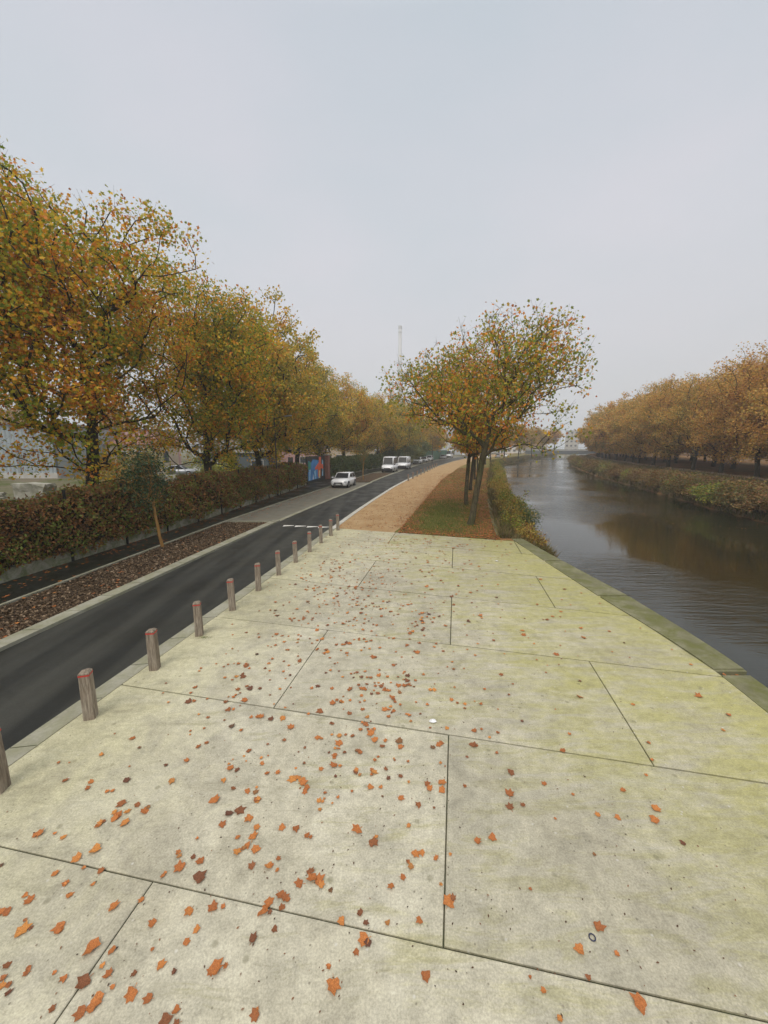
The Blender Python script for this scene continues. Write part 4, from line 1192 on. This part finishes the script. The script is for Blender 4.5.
# white frame / railing in the yard
wr = empty('railing', (-22.3, 34, -.15), .2)
mb = MB()
for i in range(6): mb.cyl((i * .35, 0, 0), (i * .35, 0, 2.6), .03, n=6)
mb.build('bar', M['offwhite'], wr)
mb = MB(); mb.cyl((-.1, 0, 2.6), (1.9, 0, 2.6), .04, n=6); mb.cyl((-.1, 0, 1.2), (1.9, 0, 1.2), .035, n=6); mb.build('rail', M['offwhite'], wr)
tag(wr, 'white metal railing in the yard right of the big tree trunk', 'railing')
# dark long shed roof behind the hedge
building('outbuilding', -20.5, 55, 9, 5, 3.1, .1, M['bridge_dark'], M['plastic'], 'dark low outbuilding behind the hedge near the yellow shrub', 1, 3, False)

# green fence far up the road
gf = empty('fence', (12, 118, -.1))
fence_pts = [(10.5, 103), (13.6, 113), (17, 123), (21, 134), (25.2, 145)]
for (xa, ya), (xb, yb) in zip(fence_pts, fence_pts[1:]):
    dd = math.hypot(xb - xa, yb - ya); rz = math.atan2(yb - ya, xb - xa)
    mb = MB(); mb.box(((xa + xb) / 2 - 12 - 1.6, (ya + yb) / 2 - 118 + .5, 1.5), (dd, .08, 2.9), rz=rz); mb.build('panel', M['green_fence'], gf)
    mb = MB(); mb.box((xa - 13.6, ya - 118 + .5, 1.55), (.14, .14, 3.1), rz=rz); mb.build('post', M['black_metal'], gf)
tag(gf, 'green sheeted site fence beyond the parked cars up the road', 'fence')

# chimney
ch = empty('chimney', (13.0, 330, -.1))
mb = MB(); mb.cyl((0, 0, 0), (0, 0, 98), 2.0, 1.35, 24); mb.build('shaft', M['chimney'], ch, smooth=True)
mb = MB(); mb.cyl((0, 0, 98), (0, 0, 100), 1.55, 1.55, 24); mb.build('rim', M['chimney'], ch)
for z in (40, 70, 95):
    mb = MB(); mb.cyl((0, 0, z), (0, 0, z + .4), 2.15 - z * .0055, 2.15 - z * .0055, 24); mb.build('band', M['chimney'], ch)
tag(ch, 'very tall slim pale chimney fading into the mist', 'chimney')

# canal bridge
bx, by = 101.5, 214
bd = empty('bridge', (bx, by, 0), R(-31))
mb = MB(); mb.box((0, 0, 1.0), (44, 9, 1.9)); mb.build('deck', M['bridge_dark'], bd)
mb = MB(); mb.box((0, -4.6, 2.3), (44.2, .35, .75)); mb.box((0, 4.6, 2.3), (44.2, .35, .75)); mb.build('parapet', M['bridge'], bd)
for s in (-1, 1):
    mb = MB(); mb.box((s * 14, 0, -.8), (5, 9.5, 1.8)); mb.build('abutment', M['bridge'], bd)
mb = MB()
for i in range(40): mb.box((-21.5 + i * 1.1, -4.6, 3.15), (.06, .06, .95))
mb.box((0, -4.6, 3.65), (44, .08, .08)); mb.build('railing', M['grey_metal'], bd)
tag(bd, 'low flat road bridge crossing the canal in the misty distance', 'bridge')

# ------------------------------------------------------------------ shrubs
def make_shrub(seed, mat, r, h, n, ls, tm='oval'):
    rg = np.random.default_rng(seed)
    root = empty('shrub')
    k = 26
    tips = []; p0 = []; p1 = []; r0 = []; r1 = []
    for i in range(k):
        a = rg.uniform(0, 6.28); rr_ = rg.uniform(.1, 1) ** .7
        t = np.array([math.cos(a) * r * rr_, math.sin(a) * r * rr_, h * rg.uniform(.45, 1.05) * (1 - .45 * rr_ ** 2)])
        b = np.array([t[0] * .2, t[1] * .2, -.1]); mid = (b + t) / 2 + np.array([0, 0, .12 * h])
        p0 += [b, mid]; p1 += [mid, t]; r0 += [.014, .009]; r1 += [.009, .004]; tips.append(t); tips.append((mid + t) / 2)
        for _ in range(2):
            u = t + rg.normal(0, .2, 3) + np.array([0, 0, .15]); p0.append(t); p1.append(u); r0.append(.005); r1.append(.003); tips.append(u)
    tips = np.array(tips)
    wq = rg.uniform(.2, 1.5, len(tips)); wq /= wq.sum()
    P = tips[rg.choice(len(tips), n, p=wq)] + rg.normal(0, .17 * r, (n, 3))
    P = P[P[:, 2] > -.15]
    link('stem', tubes('stem', p0, p1, np.array(r0), np.array(r1)), M['bark_dark'], root)
    link('foliage', leaf_cloud('foliage', P, rg.uniform(.7, 1.3, len(P)) * ls, tm, .3, rg), mat, root)
    return root
S = [make_shrub(101, M['leaf_bank'], 1.0, 1.3, 3200, .13), make_shrub(103, M['leaf_bank'], .9, 1.6, 1800, .13)]
SG = make_shrub(105, M['leaf_willow'], 1.3, 1.2, 3800, .13)
S2 = [make_shrub(111, M['leaf_farbank'], 1.1, 1.2, 3600, .13), make_shrub(112, M['leaf_farbank'], 1.0, 1.0, 3000, .13), make_shrub(113, M['leaf_greenbank'], 1.0, 1.1, 3000, .12), make_shrub(114, M['leaf_greenbank'], .9, 1.5, 1500, .12)]
S = [S[0], S2[2], S[1], S2[3]]
sr = random.Random(12)
# left bank, from the platform corner away
i = 0; y = 17.9
while y < 125 and i < 27:
    wl = float(WATER_L(y)); src = S[i % 4]
    o = place(src, wl - 1.0 + sr.uniform(-.45, .3), y, -.85, sr.uniform(0, 6), sr.uniform(.75, 1.1) * (1 if i > 0 else .7), used, ORD[i] + ' shrub down the near canal bank, counted from the platform corner', 'shrub', 'shrubs on the near canal bank')
    y += 1.75 + i * .17; i += 1
place(SG, 8.0, 22.3, -.6, 1, .7, used, 'dark green shrub among yellow ones on the bank behind the platform corner', 'shrub')
# right bank
def ord2(n):
    return ORD[n] if n < len(ORD) else None
k = 0; y = 25.0; i = 0
while y < 180 and i < 28:
    src = [S2[0], S2[1], S2[0], S2[2], S2[1], S2[0], S2[3]][i % 7]
    place(src, float(WATER_R(y)) + .95 + sr.uniform(-.3, .5), y, -.65, sr.uniform(0, 6), (1.5, 1.7, sr.uniform(.9, 1.3)), used, ORD[i] + ' waterside shrub on the far bank, counted from the right', 'shrub', 'shrubs on the far canal bank')
    y += 2.2 + i * .18; i += 1
for i, (x, y, s_) in enumerate([(-26, 38, 1.3), (-21, 48, 1.6), (-33, 46, 1.8), (-29, 64, 2.2), (-18, 60, 1.8), (-38, 60, 2.4)]):
    place(S[i % 2], x, y, -.15, i, s_, used, ORD[i] + ' scruffy shrub in the yard behind the brown hedge, counted from the front', 'shrub', 'shrubs in the yard')
y = 26.5; i = 0
while y < 180 and i < 24:
    src = [S2[1], S2[0], S2[1]][i % 3]
    place(src, float(WATER_R(y)) + 3.6 + sr.uniform(-.5, .5), y, .1, sr.uniform(0, 6), (1.6, 1.7, sr.uniform(.45, .75)), used, ORD[i] + ' low shrub higher up the far bank, counted from the right', 'shrub', 'shrubs on the far canal bank')
    y += 2.6 + i * .25; i += 1
# dark shrubs where the road bends
DS = make_tree('tree', 121, M['leaf_willow'], M['bark_dark'], .26, 'quad', trunk_h=1.2, base_r=.2, cc=(0, 0, 3.2), cr=(4, 4, 3.2), n_targets=200, n_leaves=7000, leader=.3, lobes=12, lobe_r=.5, cluster=.4)
for i, (x, y, s) in enumerate([(5.2, 92, 1.05), (8.2, 103, 1.1), (1.5, 85, .9)]):
    place(DS, x, y, -.15, i * 2.1, s, used, ['bushy dark green tree beside the line of parked cars', 'rounded dark tree at the left end of the green fence', 'dark green bushy tree behind the white panel van'][i], 'tree')
# misty trees behind the warehouse / far bend
for i, (x, y, s) in enumerate([(40, 200, 1.1), (50, 214, 1.2), (62, 230, 1.2), (74, 245, 1.2), (22, 190, 1.0), (90, 262, 1.3), (118, 292, 1.3), (104, 275, 1.2), (78, 222, 1.2), (-10, 150, 1.2), (-30, 140, 1.3), (-52, 120, 1.3), (-75, 110, 1.3), (-100, 105, 1.3), (2, 165, 1.2)]):
    place(RC, x, y, -.1, i * 1.3, s, used, ORD[i] + ' misty background tree beyond the road and yard, counted from the bend', 'tree', 'misty background trees')

# ------------------------------------------------------------------ ground cover (uncountable)
def blades(name, P, h, mat, rng, lean=.35):
    n = len(P); P = np.asarray(P, float)
    a = rng.uniform(0, 2 * np.pi, n); w = h * .07
    dx = np.stack([np.cos(a), np.sin(a), np.zeros(n)], 1) * w[:, None]
    tip = P + np.stack([rng.normal(0, lean, n) * h, rng.normal(0, lean, n) * h, h], 1)
    V = np.stack([P - dx, P + dx, tip], 1).reshape(-1, 3)
    me = np_mesh(name, V, np.arange(3 * n), np.full(n, 3))
    o = link(name, me, mat); o['kind'] = 'stuff'; return o
rg = np.random.default_rng(77)
def in_verge(n, y0, y1):
    y = rg.uniform(y0, y1, n); x = PATH_R(y) + rg.uniform(0, 1, n) * (WATER_L(y) - 2.5 - PATH_R(y))
    ok = y > FAR_EDGE(x) + .05
    return x[ok], y[ok]
def patchy(x, y):   # where the grass shows: middle of the verge
    c = (x - PATH_R(y)) / np.maximum(.1, (WATER_L(y) - 2.5 - PATH_R(y)))
    return np.minimum(1, 1.3 * np.exp(-((c - .4) / .28) ** 2)) * (1 / (1 + np.exp(-(y - FAR_EDGE(x) - 1.1) * 2.2))) * (1 / (1 + np.exp((y - 27) * .8)))
x, y = in_verge(60000, 16, 30)
keep = rg.uniform(0, 1, len(x)) < patchy(x, y) * (.55 + .75 * (np.sin(x * 2.1 + y) * np.sin(y * 1.7 - x * .8) > -.25)) + .08
x, y = x[keep], y[keep]
blades('grass', np.stack([x, y, np.full(len(x), -.02)], 1), rg.uniform(.07, .17, len(x)), M['blade'], rg)
x, y = in_verge(16000, 30, 60); keep = rg.uniform(0, 1, len(x)) < .35; x, y = x[keep], y[keep]
blades('grass', np.stack([x, y, np.full(len(x), -.02)], 1), rg.uniform(.06, .16, len(x)), M['blade'], rg)
# rough grass and reeds on both banks
n = 60000; y = 16.8 + 220 * rg.uniform(0, 1, n) ** 1.8; t = rg.uniform(0, 1, n)
blades('bank_grass', np.stack([WATER_L(y) - 2.4 + 2.4 * t, y, -.15 - 1.0 * t], 1), rg.uniform(.15, .5, n) * (1 + y / 120), M['reed'], rg, .4)
n = 42000; y = 22 + 130 * rg.uniform(0, 1, n) ** 1.5; t = rg.uniform(0, 1, n)
blades('bank_grass', np.stack([WATER_R(y) + .1 + 6.5 * t, y, np.interp(t * 6.5, [0, 1.1, 2.9, 4.9, 6.5], [-1.15, -.55, .05, .5, .7])], 1), rg.uniform(.2, .7, n), M['reed'], rg, .4)
# moss tuft at the third bollard
n = 160; a = rg.uniform(0, 6.28, n); r_ = rg.uniform(0, .11, n)
o = blades('grass_tuft', np.stack([-3.93 + r_ * np.cos(a) * 1.5 + .1, 7.64 + r_ * np.sin(a) * .6, np.full(n, .0)], 1), rg.uniform(.012, .035, n), M['blade'], rg, .8)

# leaf litter
def curled_leaf(seed):
    rg = np.random.default_rng(seed)
    ang = [90, 62, 35, 12, -20, -50, -90, -130, -160, 168, 145, 118]
    rad = [1.0, .66, .9, .62, .74, .6, .4, .6, .74, .62, .9, .66]; rad = [q * rg.uniform(.8, 1.15) for q in rad]
    cx, cy = rg.uniform(.6, 2.4), rg.uniform(0, 1.7)
    V = [(0, 0, .02)]; 
    def z(x, y): return max(0.0, .28 * cx * x * x * (1.3 if x > 0 else .6) + .2 * cy * y * y) * .55 + .008
    for k in (.55, 1):
        for a, r in zip(ang, rad):
            rr_ = r * rg.uniform(.88, 1.1) * (k if k == 1 else max(.25, min(.55, r * .62)) / r)
            x, y = math.cos(R(a)) * rr_, math.sin(R(a)) * rr_
            V.append((x, y, z(x, y) + rg.uniform(0, .035) * k))
    n = len(ang); F = []
    for i in range(n):
        j = (i + 1) % n
        F.append((0, 1 + j, 1 + i)); F.append((1 + i, 1 + j, 1 + n + j, 1 + n + i))
    b = len(V)
    V += [(-.025, -.2, .03), (.025, -.2, .03), (.05 + rg.uniform(-.1, .1), -.85, .03), (.02, -.86, .03)]
    F.append((b, b + 1, b + 2, b + 3))
    V = [(x * .5, y * .5, z_ * .5) for x, y, z_ in V]
    return V, F
LV = [curled_leaf(200 + i) for i in range(14)]
LM = []
for i, (V, F) in enumerate(LV):
    me = bpy.data.meshes.new('fallen_leaf'); me.from_pydata(V, [], F); me.materials.append(M['fallen']); LM.append(me)

def scatter_mesh(name, X, Y, Z, S, rg, mat=M['fallen'], simple_=False):
    n = len(X); vid = rg.integers(0, len(LV), n)
    Vs = []; Fs = []; Cs = []; b = 0
    for k in range(len(LV)):
        sel = np.where(vid == k)[0]; m = len(sel)
        if m == 0: continue
        V = np.array(LV[k][0]); a = rg.uniform(0, 2 * np.pi, m)
        c, s = np.cos(a)[:, None], np.sin(a)[:, None]
        tx, ty = rg.normal(0, .18, m)[:, None], rg.normal(0, .18, m)[:, None]
        x = (V[None, :, 0] * c - V[None, :, 1] * s); y = (V[None, :, 0] * s + V[None, :, 1] * c)
        z = V[None, :, 2] + np.abs(x * tx + y * ty) * .6
        sz = S[sel][:, None]
        P = np.stack([x * sz + X[sel][:, None], y * sz + Y[sel][:, None], z * sz + Z[sel][:, None] + .003], 2)
        Vs.append(P.reshape(-1, 3)); K = len(V)
        F = LV[k][1]; flat = np.concatenate([np.array(f) for f in F])
        Fs.append((b + np.arange(m)[:, None] * K + flat[None]).ravel()); Cs.append(np.tile([len(f) for f in F], m)); b += m * K
    me = np_mesh(name, np.concatenate(Vs), np.concatenate(Fs), np.concatenate(Cs))
    o = link(name, me, mat); o['kind'] = 'stuff'; return o

# leaves on the concrete: density follows the drift seen on the slabs
CL = [(-3.05, 3.55, 4, .13), (-2.9, 3.1, 3, .12), (-1.9, 3.3, 5, .16), (-2.7, 3.75, 3, .1), (-1.15, 3.1, 5, .16), (-.95, 2.72, 4, .15), (-1.55, 3.95, 3, .1), (-1.9, 4.35, 5, .14),
      (-.7, 3.8, 6, .18), (-.15, 4.1, 7, .2), (-.55, 4.45, 8, .2), (.1, 4.55, 7, .2), (-.3, 5.0, 6, .2), (.15, 5.35, 8, .22), (-.15, 5.85, 10, .3), (.35, 6.0, 8, .25), (-.5, 6.3, 8, .25),
      (-2.45, 5.6, 5, .2), (-2.8, 6.6, 5, .3), (-2.2, 7.6, 6, .3), (-1.9, 8.6, 8, .35), (-1.3, 9.4, 10, .4), (-2.0, 10.6, 10, .4), (-1.6, 11.8, 12, .5), (-1.9, 13.2, 14, .5), (-.9, 7.3, 8, .4),
      (.6, 7.2, 6, .35), (.9, 8.6, 6, .5), (.3, 9.5, 8, .5), (-.2, 11, 9, .6), (-3.2, 3.9, 2, .1), (-2.2, 2.3, 4, .2), (-1.5, 2.1, 3, .12), (-.9, 2.2, 2, .1), (-.2, 2.45, 2, .1), (.35, 3.2, 4, .12), (-3.6, 3.3, 3, .2), (-4.1, 4.4, 2, .2),
      (-3.3, 2.6, 3, .3), (-2.9, 2.1, 2, .2)]
X = []; Y = []
for cx, cy, n, s in CL:
    X += list(rg.normal(cx, s * .55, n)); Y += list(rg.normal(cy, s * .5, n))
def add_bg(n, mx, my, sx, sy):
    X.extend(list(rg.normal(mx, sx, n))); Y.extend(list(rg.normal(my, sy, n)))
add_bg(150, -.5, 5.6, 1.2, 1.5); add_bg(330, -.6, 9.0, 1.5, 2.6); add_bg(190, -1.2, 13.5, 1.5, 3.0); add_bg(200, 1.3, 14.5, 2.8, 2.6); add_bg(60, -2.6, 4.5, .9, 1.6)
add_bg(38, 1.3, 4.4, 1.3, 1.3); add_bg(90, 2.8, 9, 2.0, 3.4); add_bg(40, -2.4, 2.4, 1.0, .6); add_bg(10, 1.0, 2.2, 1.0, .4); add_bg(130, 2.3, 16.2, 2.8, .8)
BIG = [(-1.06, 2.73), (-0.94, 2.86), (-0.78, 2.95), (-0.62, 2.98), (-0.7, 3.05), (-0.58, 2.93), (-1.03, 2.8), (-3.54, 4.05), (-3.52, 3.97), (-2.99, 3.77), (-2.93, 3.63), (-2.85, 3.66), (-2.8, 3.53), (-2.93, 3.58), (-1.72, 3.63), (-1.74, 3.51), (-1.47, 3.59), (-1.36, 3.48), (-1.36, 3.38), (-1.39, 3.3), (-1.29, 3.25), (-1.87, 2.22), (-2.11, 2.15), (-2.17, 2.12), (-2.11, 2.19), (-1.31, 2.35), (-0.38, 2.27), (-0.16, 2.54), (-0.36, 2.66), (-3.12, 3.03), (-2.73, 2.62), (-3.04, 2.59), (-1.47, 3.24), (-0.12, 3.32), (-1.96, 3.09), (-1.06, 4.12), (-1.12, 4.1), (-1.0, 4.08), (-0.98, 4.04), (-1.75, 2.38), (0.32, 2.32), (0.02, 5.84), (-0.1, 5.74), (0.13, 5.66), (0.26, 5.76), (0.16, 5.59), (0.34, 5.95), (0.69, 4.04), (0.57, 2.8), (1.58, 2.47), (1.42, 3.71), (1.12, 3.38)]      # the largest leaves, where they lie
nbig = len(BIG)
X = [p[0] for p in BIG] + list(X); Y = [p[1] for p in BIG] + list(Y)
X = np.array(X); Y = np.array(Y)
ok = (X > ROAD_NEAR(Y) + .38) & (X < PAD_IN(Y) - .1) & (Y < FAR_EDGE(X) - .02) & (Y > 1.4)
X, Y = X[ok], Y[ok]
SZ = np.clip(rg.lognormal(math.log(.078), .38, len(X)), .035, .15)
SZ[:nbig] = rg.uniform(.09, .15, nbig)
D = np.sqrt(X ** 2 + Y ** 2 + 16)
appar = SZ / D
order = np.argsort(-appar)
used_px = 0
for k, i in enumerate(order[:300]):
    o = bpy.data.objects.new('fallen_leaf', LM[int(rg.integers(0, 14))]); COL.objects.link(o)
    s = float(SZ[i]); o.location = (float(X[i]), float(Y[i]), .006)
    o.rotation_euler = (float(rg.normal(0, .12)), float(rg.normal(0, .12)), float(rg.uniform(0, 6.28))); o.scale = (s * rg.uniform(.8, 1.1), s, s * rg.uniform(.8, 1.6))
    tag(o, 'dry curled orange-brown leaf lying on the pale concrete platform', 'leaf', 'fallen leaves on the concrete platform')
ri = order[300:]
scatter_mesh('small_fallen_leaves', X[ri], Y[ri], np.full(len(ri), .004), SZ[ri], rg)
# crumbs and tiny bits of litter
n = 1500; x = rg.normal(0, 2.2, n); y = 1.5 + 14 * rg.uniform(0, 1, n) ** 1.4
ok = (x > ROAD_NEAR(y) + .4) & (x < PAD_IN(y) - .1) & (y < FAR_EDGE(x)); x, y = x[ok], y[ok]
m_ = NT('leaf_crumb'); g_ = m_.n('ShaderNodeNewGeometry')
m_.bsdf(m_.ramp(g_.outputs['Random Per Island'], [(0, (.05, .035, .025)), (.6, (.12, .06, .035)), (.8, (.25, .12, .06)), (1, (.3, .28, .22))]), .9, None, 0, .2)
me = leaf_cloud('leaf_crumbs', np.stack([x, y, np.full(len(x), .007)], 1), rg.uniform(.008, .028, len(x)), 'oval', 3.0, rg)
o = link('leaf_crumbs', me, m_.m); o['kind'] = 'stuff'
# leaves on verge, path edges, footpath, mulch, bay
def stuff(n, fx, fy, z, s, name):
    x, y = fx(n), fy(n)
    return x, y
x, y = in_verge(26000, 16, 34)
keep = rg.uniform(0, 1, len(x)) < (1 - patchy(x, y) * .76) * np.clip(1.2 - (y - 17) * .04, .3, 1)
x, y = x[keep][:12500], y[keep][:12500]
scatter_mesh('leaf_litter', x, y, rg.uniform(-.018, .03, len(x)), rg.uniform(.07, .15, len(x)), rg)
x, y = in_verge(9000, 34, 75)
scatter_mesh('leaf_litter', x, y, rg.uniform(-.018, .02, len(x)), rg.uniform(.12, .22, len(x)), rg)
n = 3200; y = rg.uniform(18.8, 60, n); t = rg.uniform(0, 1, n) ** 3.0; x = PATH_R(y) - t * (PATH_R(y) - ROAD_NEAR(y) - .3)
ok = y > FAR_EDGE(x) + .05
scatter_mesh('leaf_litter', x[ok], y[ok], np.full(ok.sum(), -.01), rg.uniform(.07, .13, ok.sum()), rg)
n = 700; y = rg.uniform(7, 42, n); x = WALL(y) + .02 + rg.exponential(.5, n); ok = x < MULCH_L(y) - .15
scatter_mesh('leaf_litter', x[ok], y[ok], np.full(ok.sum(), -.086), rg.uniform(.07, .15, ok.sum()), rg)
n = 130; y = 6 + 14.5 * rg.uniform(0, 1, n); x = MULCH_L(y) + .1 + rg.uniform(0, 1, n) * (ROAD_FAR(y) - MULCH_L(y) - .5)
scatter_mesh('leaf_litter', x, y, np.full(n, -.015), rg.uniform(.06, .13, n), rg)
n = 260; y = rg.uniform(21.5, 44, n); x = MULCH_L(y) + .1 + rg.exponential(.55, n); ok = x < ROAD_FAR(y) - .4
scatter_mesh('leaf_litter', x[ok], y[ok], np.full(ok.sum(), -.068), rg.uniform(.08, .15, ok.sum()), rg)
n = 2600; y = rg.uniform(17, 40, n); t = rg.uniform(0, 1, n)
scatter_mesh('leaf_litter', WATER_L(y) - 2.5 + 2.3 * t, y, -.1 - .95 * t, rg.uniform(.08, .15, n), rg)
n = 3500; y = 25 + 60 * rg.uniform(0, 1, n) ** 1.4; t = rg.uniform(0, 1, n)
scatter_mesh('leaf_litter', WATER_R(y) + .3 + 6.5 * t, y, np.interp(t * 6.5, [0, 1.1, 2.9, 4.9, 6.5], [-.95, -.42, .15, .6, .78]), rg.uniform(.12, .22, n), rg)
# bark chips
n = 15000; y = 6.5 + 14 * rg.uniform(0, 1, n) ** 1.2; x = MULCH_L(y) + .08 + rg.uniform(0, 1, n) * (ROAD_FAR(y) - MULCH_L(y) - .5)
me = leaf_cloud('bark_chips', np.stack([x, y, rg.uniform(-.035, -.005, n)], 1), rg.uniform(.035, .1, n), 'oval', 1.2, rg)
o = link('bark_chips', me, M['chip']); o['kind'] = 'stuff'
# floating leaves
n = 140; y = rg.uniform(24, 44, n); x = WATER_R(y) - rg.uniform(.5, 9, n)
scatter_mesh('floating_leaves', x, y, np.full(n, -1.2), rg.uniform(.08, .13, n), rg)
# leaves caught in the gap of the coping
n = 22; scatter_mesh('leaf_litter', rg.uniform(6.05, 6.5, n), rg.uniform(6.29, 6.39, n), rg.uniform(-.12, -.04, n), rg.uniform(.04, .08, n), rg)

# paper scrap and rubber ring
bm = bmesh.new(); pr_ = random.Random(4)
vs = [bm.verts.new((math.cos(a) * r * 1.3, math.sin(a) * r, pr_.uniform(.002, .02))) for a, r in [(k * .7, pr_.uniform(.035, .06)) for k in range(9)]]
c = bm.verts.new((0, 0, .028))
for i in range(9): bm.faces.new((vs[i], vs[(i + 1) % 9], c))
me = bpy.data.meshes.new('paper_scrap'); bm.to_mesh(me); bm.free()
o = link('paper_scrap', me, M['litter']); o.location = (.72, 5.1, .003); tag(o, 'crumpled white paper scrap beside a slab joint', 'litter')
o2 = o.copy(); COL.objects.link(o2); o2.location = (4.0, 13.2, .003); o2.scale = (1.2, 1, 1); tag(o2, 'white paper scrap on the mossy slabs near the far right corner', 'litter')
bm = bmesh.new()
for i in range(20):
    a = i * math.pi / 10
    for j in range(8):
        b = j * math.pi / 4
        bm.verts.new(((.024 + .005 * math.cos(b)) * math.cos(a), (.024 + .005 * math.cos(b)) * math.sin(a), .005 + .005 * math.sin(b)))
bm.verts.ensure_lookup_table()
for i in range(20):
    for j in range(8):
        bm.faces.new([bm.verts[k] for k in (i * 8 + j, ((i + 1) % 20) * 8 + j, ((i + 1) % 20) * 8 + (j + 1) % 8, i * 8 + (j + 1) % 8)])
me = bpy.data.meshes.new('rubber_ring'); bm.to_mesh(me); bm.free()
o = link('rubber_ring', me, simple('blue_black_rubber', (.03, .035, .07), .5), None, True); o.location = (1.72, 2.55, .003); tag(o, 'small dark ring lying on the bare concrete at the lower right', 'ring')

# ------------------------------------------------------------------ haze
hz = MB(); hz.box((75, 370, 51.5), (1100, 890, 108))
m = bpy.data.materials.new('haze'); m.use_nodes = True; m.node_tree.nodes.clear()
mo = m.node_tree.nodes.new('ShaderNodeOutputMaterial'); vp = m.node_tree.nodes.new('ShaderNodeVolumePrincipled')
vp.inputs['Color'].default_value = (.985, .99, 1.0, 1); vp.inputs['Density'].default_value = .00115; vp.inputs['Anisotropy'].default_value = .2
m.node_tree.links.new(vp.outputs[0], mo.inputs['Volume'])
tag(hz.build('haze', m), kind='stuff')

# ------------------------------------------------------------------ light
SUN_EL, SUN_AZ = R(50), R(200)
w = bpy.data.worlds.new('World'); scene.world = w; w.use_nodes = True
nt = w.node_tree; nt.nodes.clear()
wo = nt.nodes.new('ShaderNodeOutputWorld'); bg = nt.nodes.new('ShaderNodeBackground'); bg.inputs['Strength'].default_value = .1
sky = nt.nodes.new('ShaderNodeTexSky'); sky.sky_type = 'NISHITA'; sky.sun_disc = False; sky.sun_elevation = SUN_EL; sky.sun_rotation = SUN_AZ
sky.dust_density = 4; sky.air_density = 1.0
tc = nt.nodes.new('ShaderNodeTexCoord'); sp = nt.nodes.new('ShaderNodeSeparateXYZ'); nt.links.new(tc.outputs['Generated'], sp.inputs[0])
rmp = nt.nodes.new('ShaderNodeValToRGB'); cr = rmp.color_ramp      # overcast: brighter towards the zenith
for i, (p, c) in enumerate([(0, (.54, .57, .60)), (.12, (.56, .59, .62)), (.42, (.57, .60, .645)), (.68, (.53, .565, .62)), (.78, (.78, .79, .80)), (1, (1.75, 1.7, 1.62))]):
    e = cr.elements[i] if i < 2 else cr.elements.new(p)
    e.position = p; e.color = (*c, 1)
nt.links.new(sp.outputs[2], rmp.inputs[0])
nz = nt.nodes.new('ShaderNodeTexNoise'); nz.inputs['Scale'].default_value = 1.6; nz.inputs['Detail'].default_value = 3
mpw = nt.nodes.new('ShaderNodeMapping'); mpw.inputs['Scale'].default_value = (1, 1, 2.2); nt.links.new(tc.outputs['Generated'], mpw.inputs[0]); nt.links.new(mpw.outputs[0], nz.inputs['Vector'])
nr = nt.nodes.new('ShaderNodeValToRGB'); nr.color_ramp.elements[0].position = .3; nr.color_ramp.elements[1].position = .7
nr.color_ramp.elements[0].color = (.90, .965, .985, 1); nr.color_ramp.elements[1].color = (1.07, 1.03, 1.05, 1); nt.links.new(nz.outputs['Fac'], nr.inputs[0])
mu1 = nt.nodes.new('ShaderNodeMix'); mu1.data_type = 'RGBA'; mu1.blend_type = 'MULTIPLY'; mu1.inputs[0].default_value = 1
nt.links.new(rmp.outputs[0], mu1.inputs[6]); nt.links.new(nr.outputs[0], mu1.inputs[7])
mu2 = nt.nodes.new('ShaderNodeVectorMath'); mu2.operation = 'SCALE'; mu2.inputs['Scale'].default_value = 9.9; nt.links.new(mu1.outputs[2], mu2.inputs[0])
hs = nt.nodes.new('ShaderNodeHueSaturation'); hs.inputs['Saturation'].default_value = .2; nt.links.new(sky.outputs[0], hs.inputs['Color'])
mx = nt.nodes.new('ShaderNodeMix'); mx.data_type = 'RGBA'; mx.inputs[0].default_value = .92
nt.links.new(hs.outputs[0], mx.inputs[6]); nt.links.new(mu2.outputs[0], mx.inputs[7]); nt.links.new(mx.outputs[2], bg.inputs[0]); nt.links.new(bg.outputs[0], wo.inputs[0])
sl = bpy.data.lights.new('sun', 'SUN'); sl.energy = 1.5; sl.angle = R(25); sl.color = (1, .94, .84)
so = bpy.data.objects.new('sun', sl); COL.objects.link(so)
d = Vector((math.sin(SUN_AZ) * math.cos(SUN_EL), math.cos(SUN_AZ) * math.cos(SUN_EL), math.sin(SUN_EL)))
so.rotation_euler = d.to_track_quat('Z', 'Y').to_euler(); so.location = (0, -20, 60)

# ------------------------------------------------------------------ camera
cam = bpy.data.cameras.new('camera'); co = bpy.data.objects.new('camera', cam); COL.objects.link(co)
cam.sensor_fit = 'VERTICAL'; cam.sensor_height = 36; cam.lens = 36 * 385 / 1024
cam.clip_start = .05; cam.clip_end = 3000
co.location = (0, 0, 4.0); co.rotation_euler = (R(90) - math.atan(65 / 385), 0, 0)
scene.camera = co
scene.view_settings.view_transform = 'Standard'; scene.view_settings.look = 'None'; scene.view_settings.gamma = 1; scene.view_settings.use_curve_mapping = False
scene.view_settings.exposure = 0.2
scene.cycles.max_bounces = 6; scene.cycles.volume_bounces = 2; scene.cycles.transparent_max_bounces = 6
